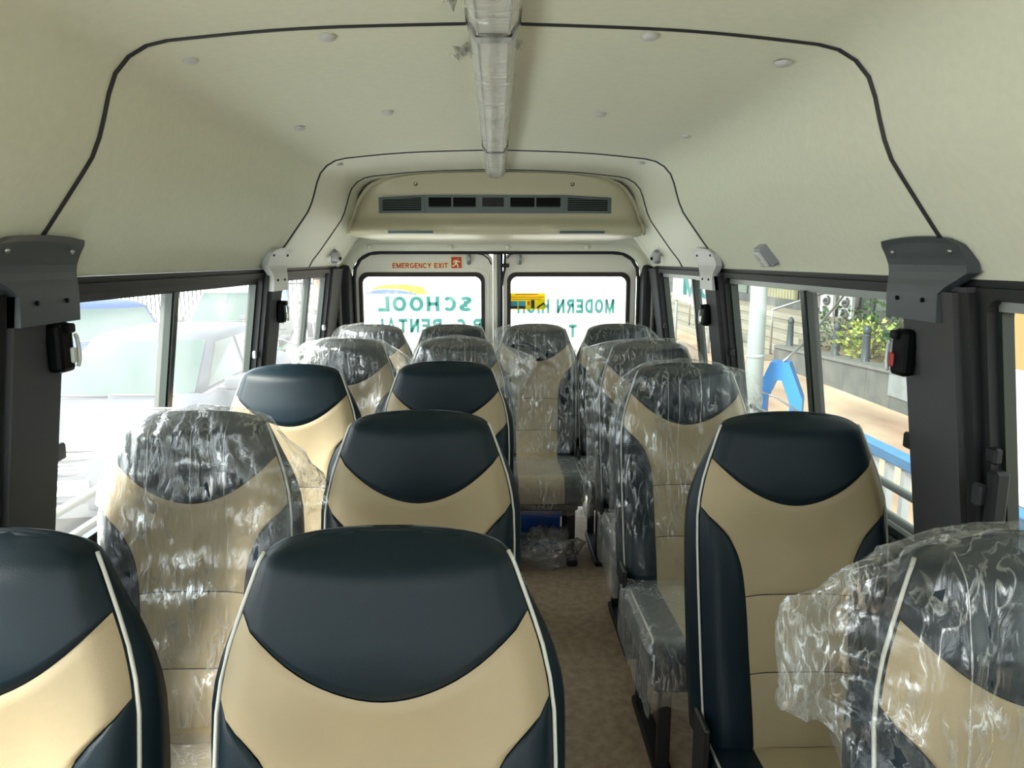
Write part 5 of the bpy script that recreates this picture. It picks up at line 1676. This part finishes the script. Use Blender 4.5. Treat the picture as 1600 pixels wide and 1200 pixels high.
for (u0, u1, z0, z1, m, nm) in ((1200, 1246, 0.55, 2.6, M_SHUT, 'shutter'), (1352, 1398, 0.6, 2.6, mat('glazing_green_grey', (96, 112, 104), 0.15), 'glazing'), (1404, 1470, 0.6, 2.6, MATS['glazing_green_grey'], 'glazing'), (1150, 1194, 0.7, 2.6, MATS['glazing_green_grey'], 'glazing')):
    X = 8.0
    ya, yb = at_u(u1, X), at_u(u0, X)
    f = box(nm, (-0.04 , (ya + yb) / 2 - 18, (z0 + z1) / 2), (0.08, yb - ya, z1 - z0), m, bd)
    if nm == 'shutter':
        for k in range(10):
            box('shutter_slat', (-0.09, (ya + yb) / 2 - 18 + (yb - ya) * ((k + 0.5) / 10 - 0.5), (z0 + z1) / 2), (0.02, (yb - ya) / 13, z1 - z0), M_SHUT, f)
    else:
        for q in (0, 0.5, 1):
            box('glazing_bar', (-0.09, ya - 18 + (yb - ya) * q, (z0 + z1) / 2), (0.03, 0.07, z1 - z0), M_GRL, f)
        box('glazing_bar', (-0.09, (ya + yb) / 2 - 18, z1 - 0.6), (0.03, yb - ya, 0.06), M_GRL, f)
X = 7.74
for (u0, u1, m, nm) in ((1264, 1277, M_CONC, 'column'),):
    ya, yb = at_u(u1, X), at_u(u0, X)
    box(nm, (-0.25, (ya + yb) / 2 - 18, 2.2), (0.3, yb - ya, 4.4), m, bd, bevel=0.03)
cp = None
for (u0, u1) in ((1287, 1307), (1317, 1338)):
    ya, yb = at_u(u1, X), at_u(u0, X)
    w = yb - ya
    p = box('carved_panel', (-0.3, (ya + yb) / 2 - 18, 0.86), (0.06, w, 0.8), M_WHITE, bd)
    for k in range(3):
        a0 = 0.60 + 0.26 * k
        pts = [(-0.35, (ya + yb) / 2 - 18 + 0.32 * w * (1 - t / 14) * math.cos(t * 0.62 + k), a0 + 0.11 * (1 - t / 14) * math.sin(t * 0.62 + k)) for t in range(14)]
        tube('carved_scroll', pts, 0.03, M_STONE, p, n=5)
box('sky_block_slab', (-1.2, 4, 3.9), (2.6, 30, 0.25), M_CONC, bd)  # unseen overhang added to block part of the sky

# trunk and crown of the street tree that shades the planter
tr_ = tag(empty('street_tree', (7.25, 11.9, PZ + 0.5)), 'tall street tree rising behind the planter shrubs', 'tree')
tube('trunk', [(0, 0, -0.4), (0.05, 0, 0.8), (-0.1, 0.1, 2.2), (-0.5, 0.0, 3.6), (-1.2, -0.1, 4.8)], [0.2, 0.15, 0.13, 0.11, 0.07], M_BARK, tr_, n=10)
for k, (dx, dy, dz) in enumerate(((-1.8, 1.2, 5.2), (-2.2, -1.0, 5.0), (0.4, 0.8, 5.6), (-1.0, -2.0, 5.4))):
    tube('branch', [(-0.3, 0.05, 3.0), (dx * 0.5, dy * 0.5, 4.2), (dx, dy, dz)], [0.09, 0.06, 0.03], M_BARK, tr_, n=7)
rr = random.Random(11)
vs = []; fs = []
for k in range(4200):
    while True:
        p = Vector((rr.uniform(-1, 1), rr.uniform(-1, 1), rr.uniform(-1, 1)))
        if p.length < 1 and noise.noise(p * 2.4) > -0.12: break
    c = Vector((-1.6 + p.x * 3.2, p.y * 4.5, 5.3 + p.z * 1.3))
    d = Vector((rr.uniform(-1, 1), rr.uniform(-1, 1), rr.uniform(-.6, .3))).normalized()
    sd = d.cross(Vector((0, 0, 1)) + Vector((rr.uniform(-.5, .5), rr.uniform(-.5, .5), 0))).normalized()
    L = rr.uniform(0.16, 0.3); w = L * 0.33
    b = len(vs)
    vs += [c, c + d * L * 0.5 + sd * w, c + d * L, c + d * L * 0.5 - sd * w]
    fs.append((b, b + 1, b + 2, b + 3))
tag(mesh('foliage', vs, fs, M_LEAF1, tr_), kind='stuff')

# board standing in for teal lettering reflected in the rear right window
sb = tag(empty('letter_reflection_board', (4.42, 16.2, PZ)), 'white board with teal letters seen through the rear right window', 'sign')
slab('board', [(-0.55, 1.22), (0.38, 0.92), (0.38, 2.0), (-0.55, 2.0)], 0.03, lambda p, d: (p[0], d, p[1]), M_WHITE, sb)
block_text('lettering', 'MO', 0.62, 0.42, mat('board_ink_teal', (50, 130, 134), 0.6), sb, lambda x, z: (x - 0.02, -0.006, z + 1.46 - x * 0.2), t=0.24)
for x in (-0.45, 0.30):
    tube('board_leg', [(x, 0.06, 0), (x, 0.06, 1.9)], 0.03, M_POST, sb)
# things seen through the sliver of the nearest right window
yp = tag(empty('gate_pillar', (5.6, 7.85, PZ)), 'ochre pillar seen at the right edge of the picture', 'pillar')
box('pillar_shaft', (0, 0, 1.2), (0.24, 0.24, 2.4), mat('ochre_paint', (196, 164, 110), 0.7), yp, bevel=0.01)
box('pillar_cap', (0, 0, 2.44), (0.32, 0.32, 0.1), M_CONC, yp, bevel=0.01)
gt = tag(empty('iron_gate', (5.7, 6.9, PZ)), 'dark barred iron gate at the right edge of the picture', 'gate')
for k in range(12):
    tube('gate_bar', [(0, -0.75 + 0.13 * k, 0.1), (0, -0.75 + 0.13 * k, 2.2)], 0.014, M_GRL, gt, n=6)
for z in (0.15, 1.2, 2.15):
    box('gate_rail', (0, 0, z), (0.05, 1.6, 0.05), M_GRL, gt)
hd = tag(empty('hoarding', (4.3, 5.95, PZ)), 'white printed hoarding with red and yellow patches at the right edge', 'board')
box('hoarding_panel', (0, 0, 0.62), (0.04, 1.5, 1.1), M_WHITE, hd, bevel=0.01)
box('hoarding_print', (-0.023, 0.42, 0.9), (0.006, 0.45, 0.18), M_RED, hd)
box('hoarding_print', (-0.023, 0.35, 0.45), (0.006, 0.6, 0.3), M_ORG, hd)
box('hoarding_print', (-0.023, 0.5, 0.70), (0.006, 0.2, 0.14), M_TRIM, hd)
for y in (-0.7, 0.7):
    box('hoarding_leg', (0.03, y, 0.6), (0.05, 0.05, 1.2), M_BOLL, hd)
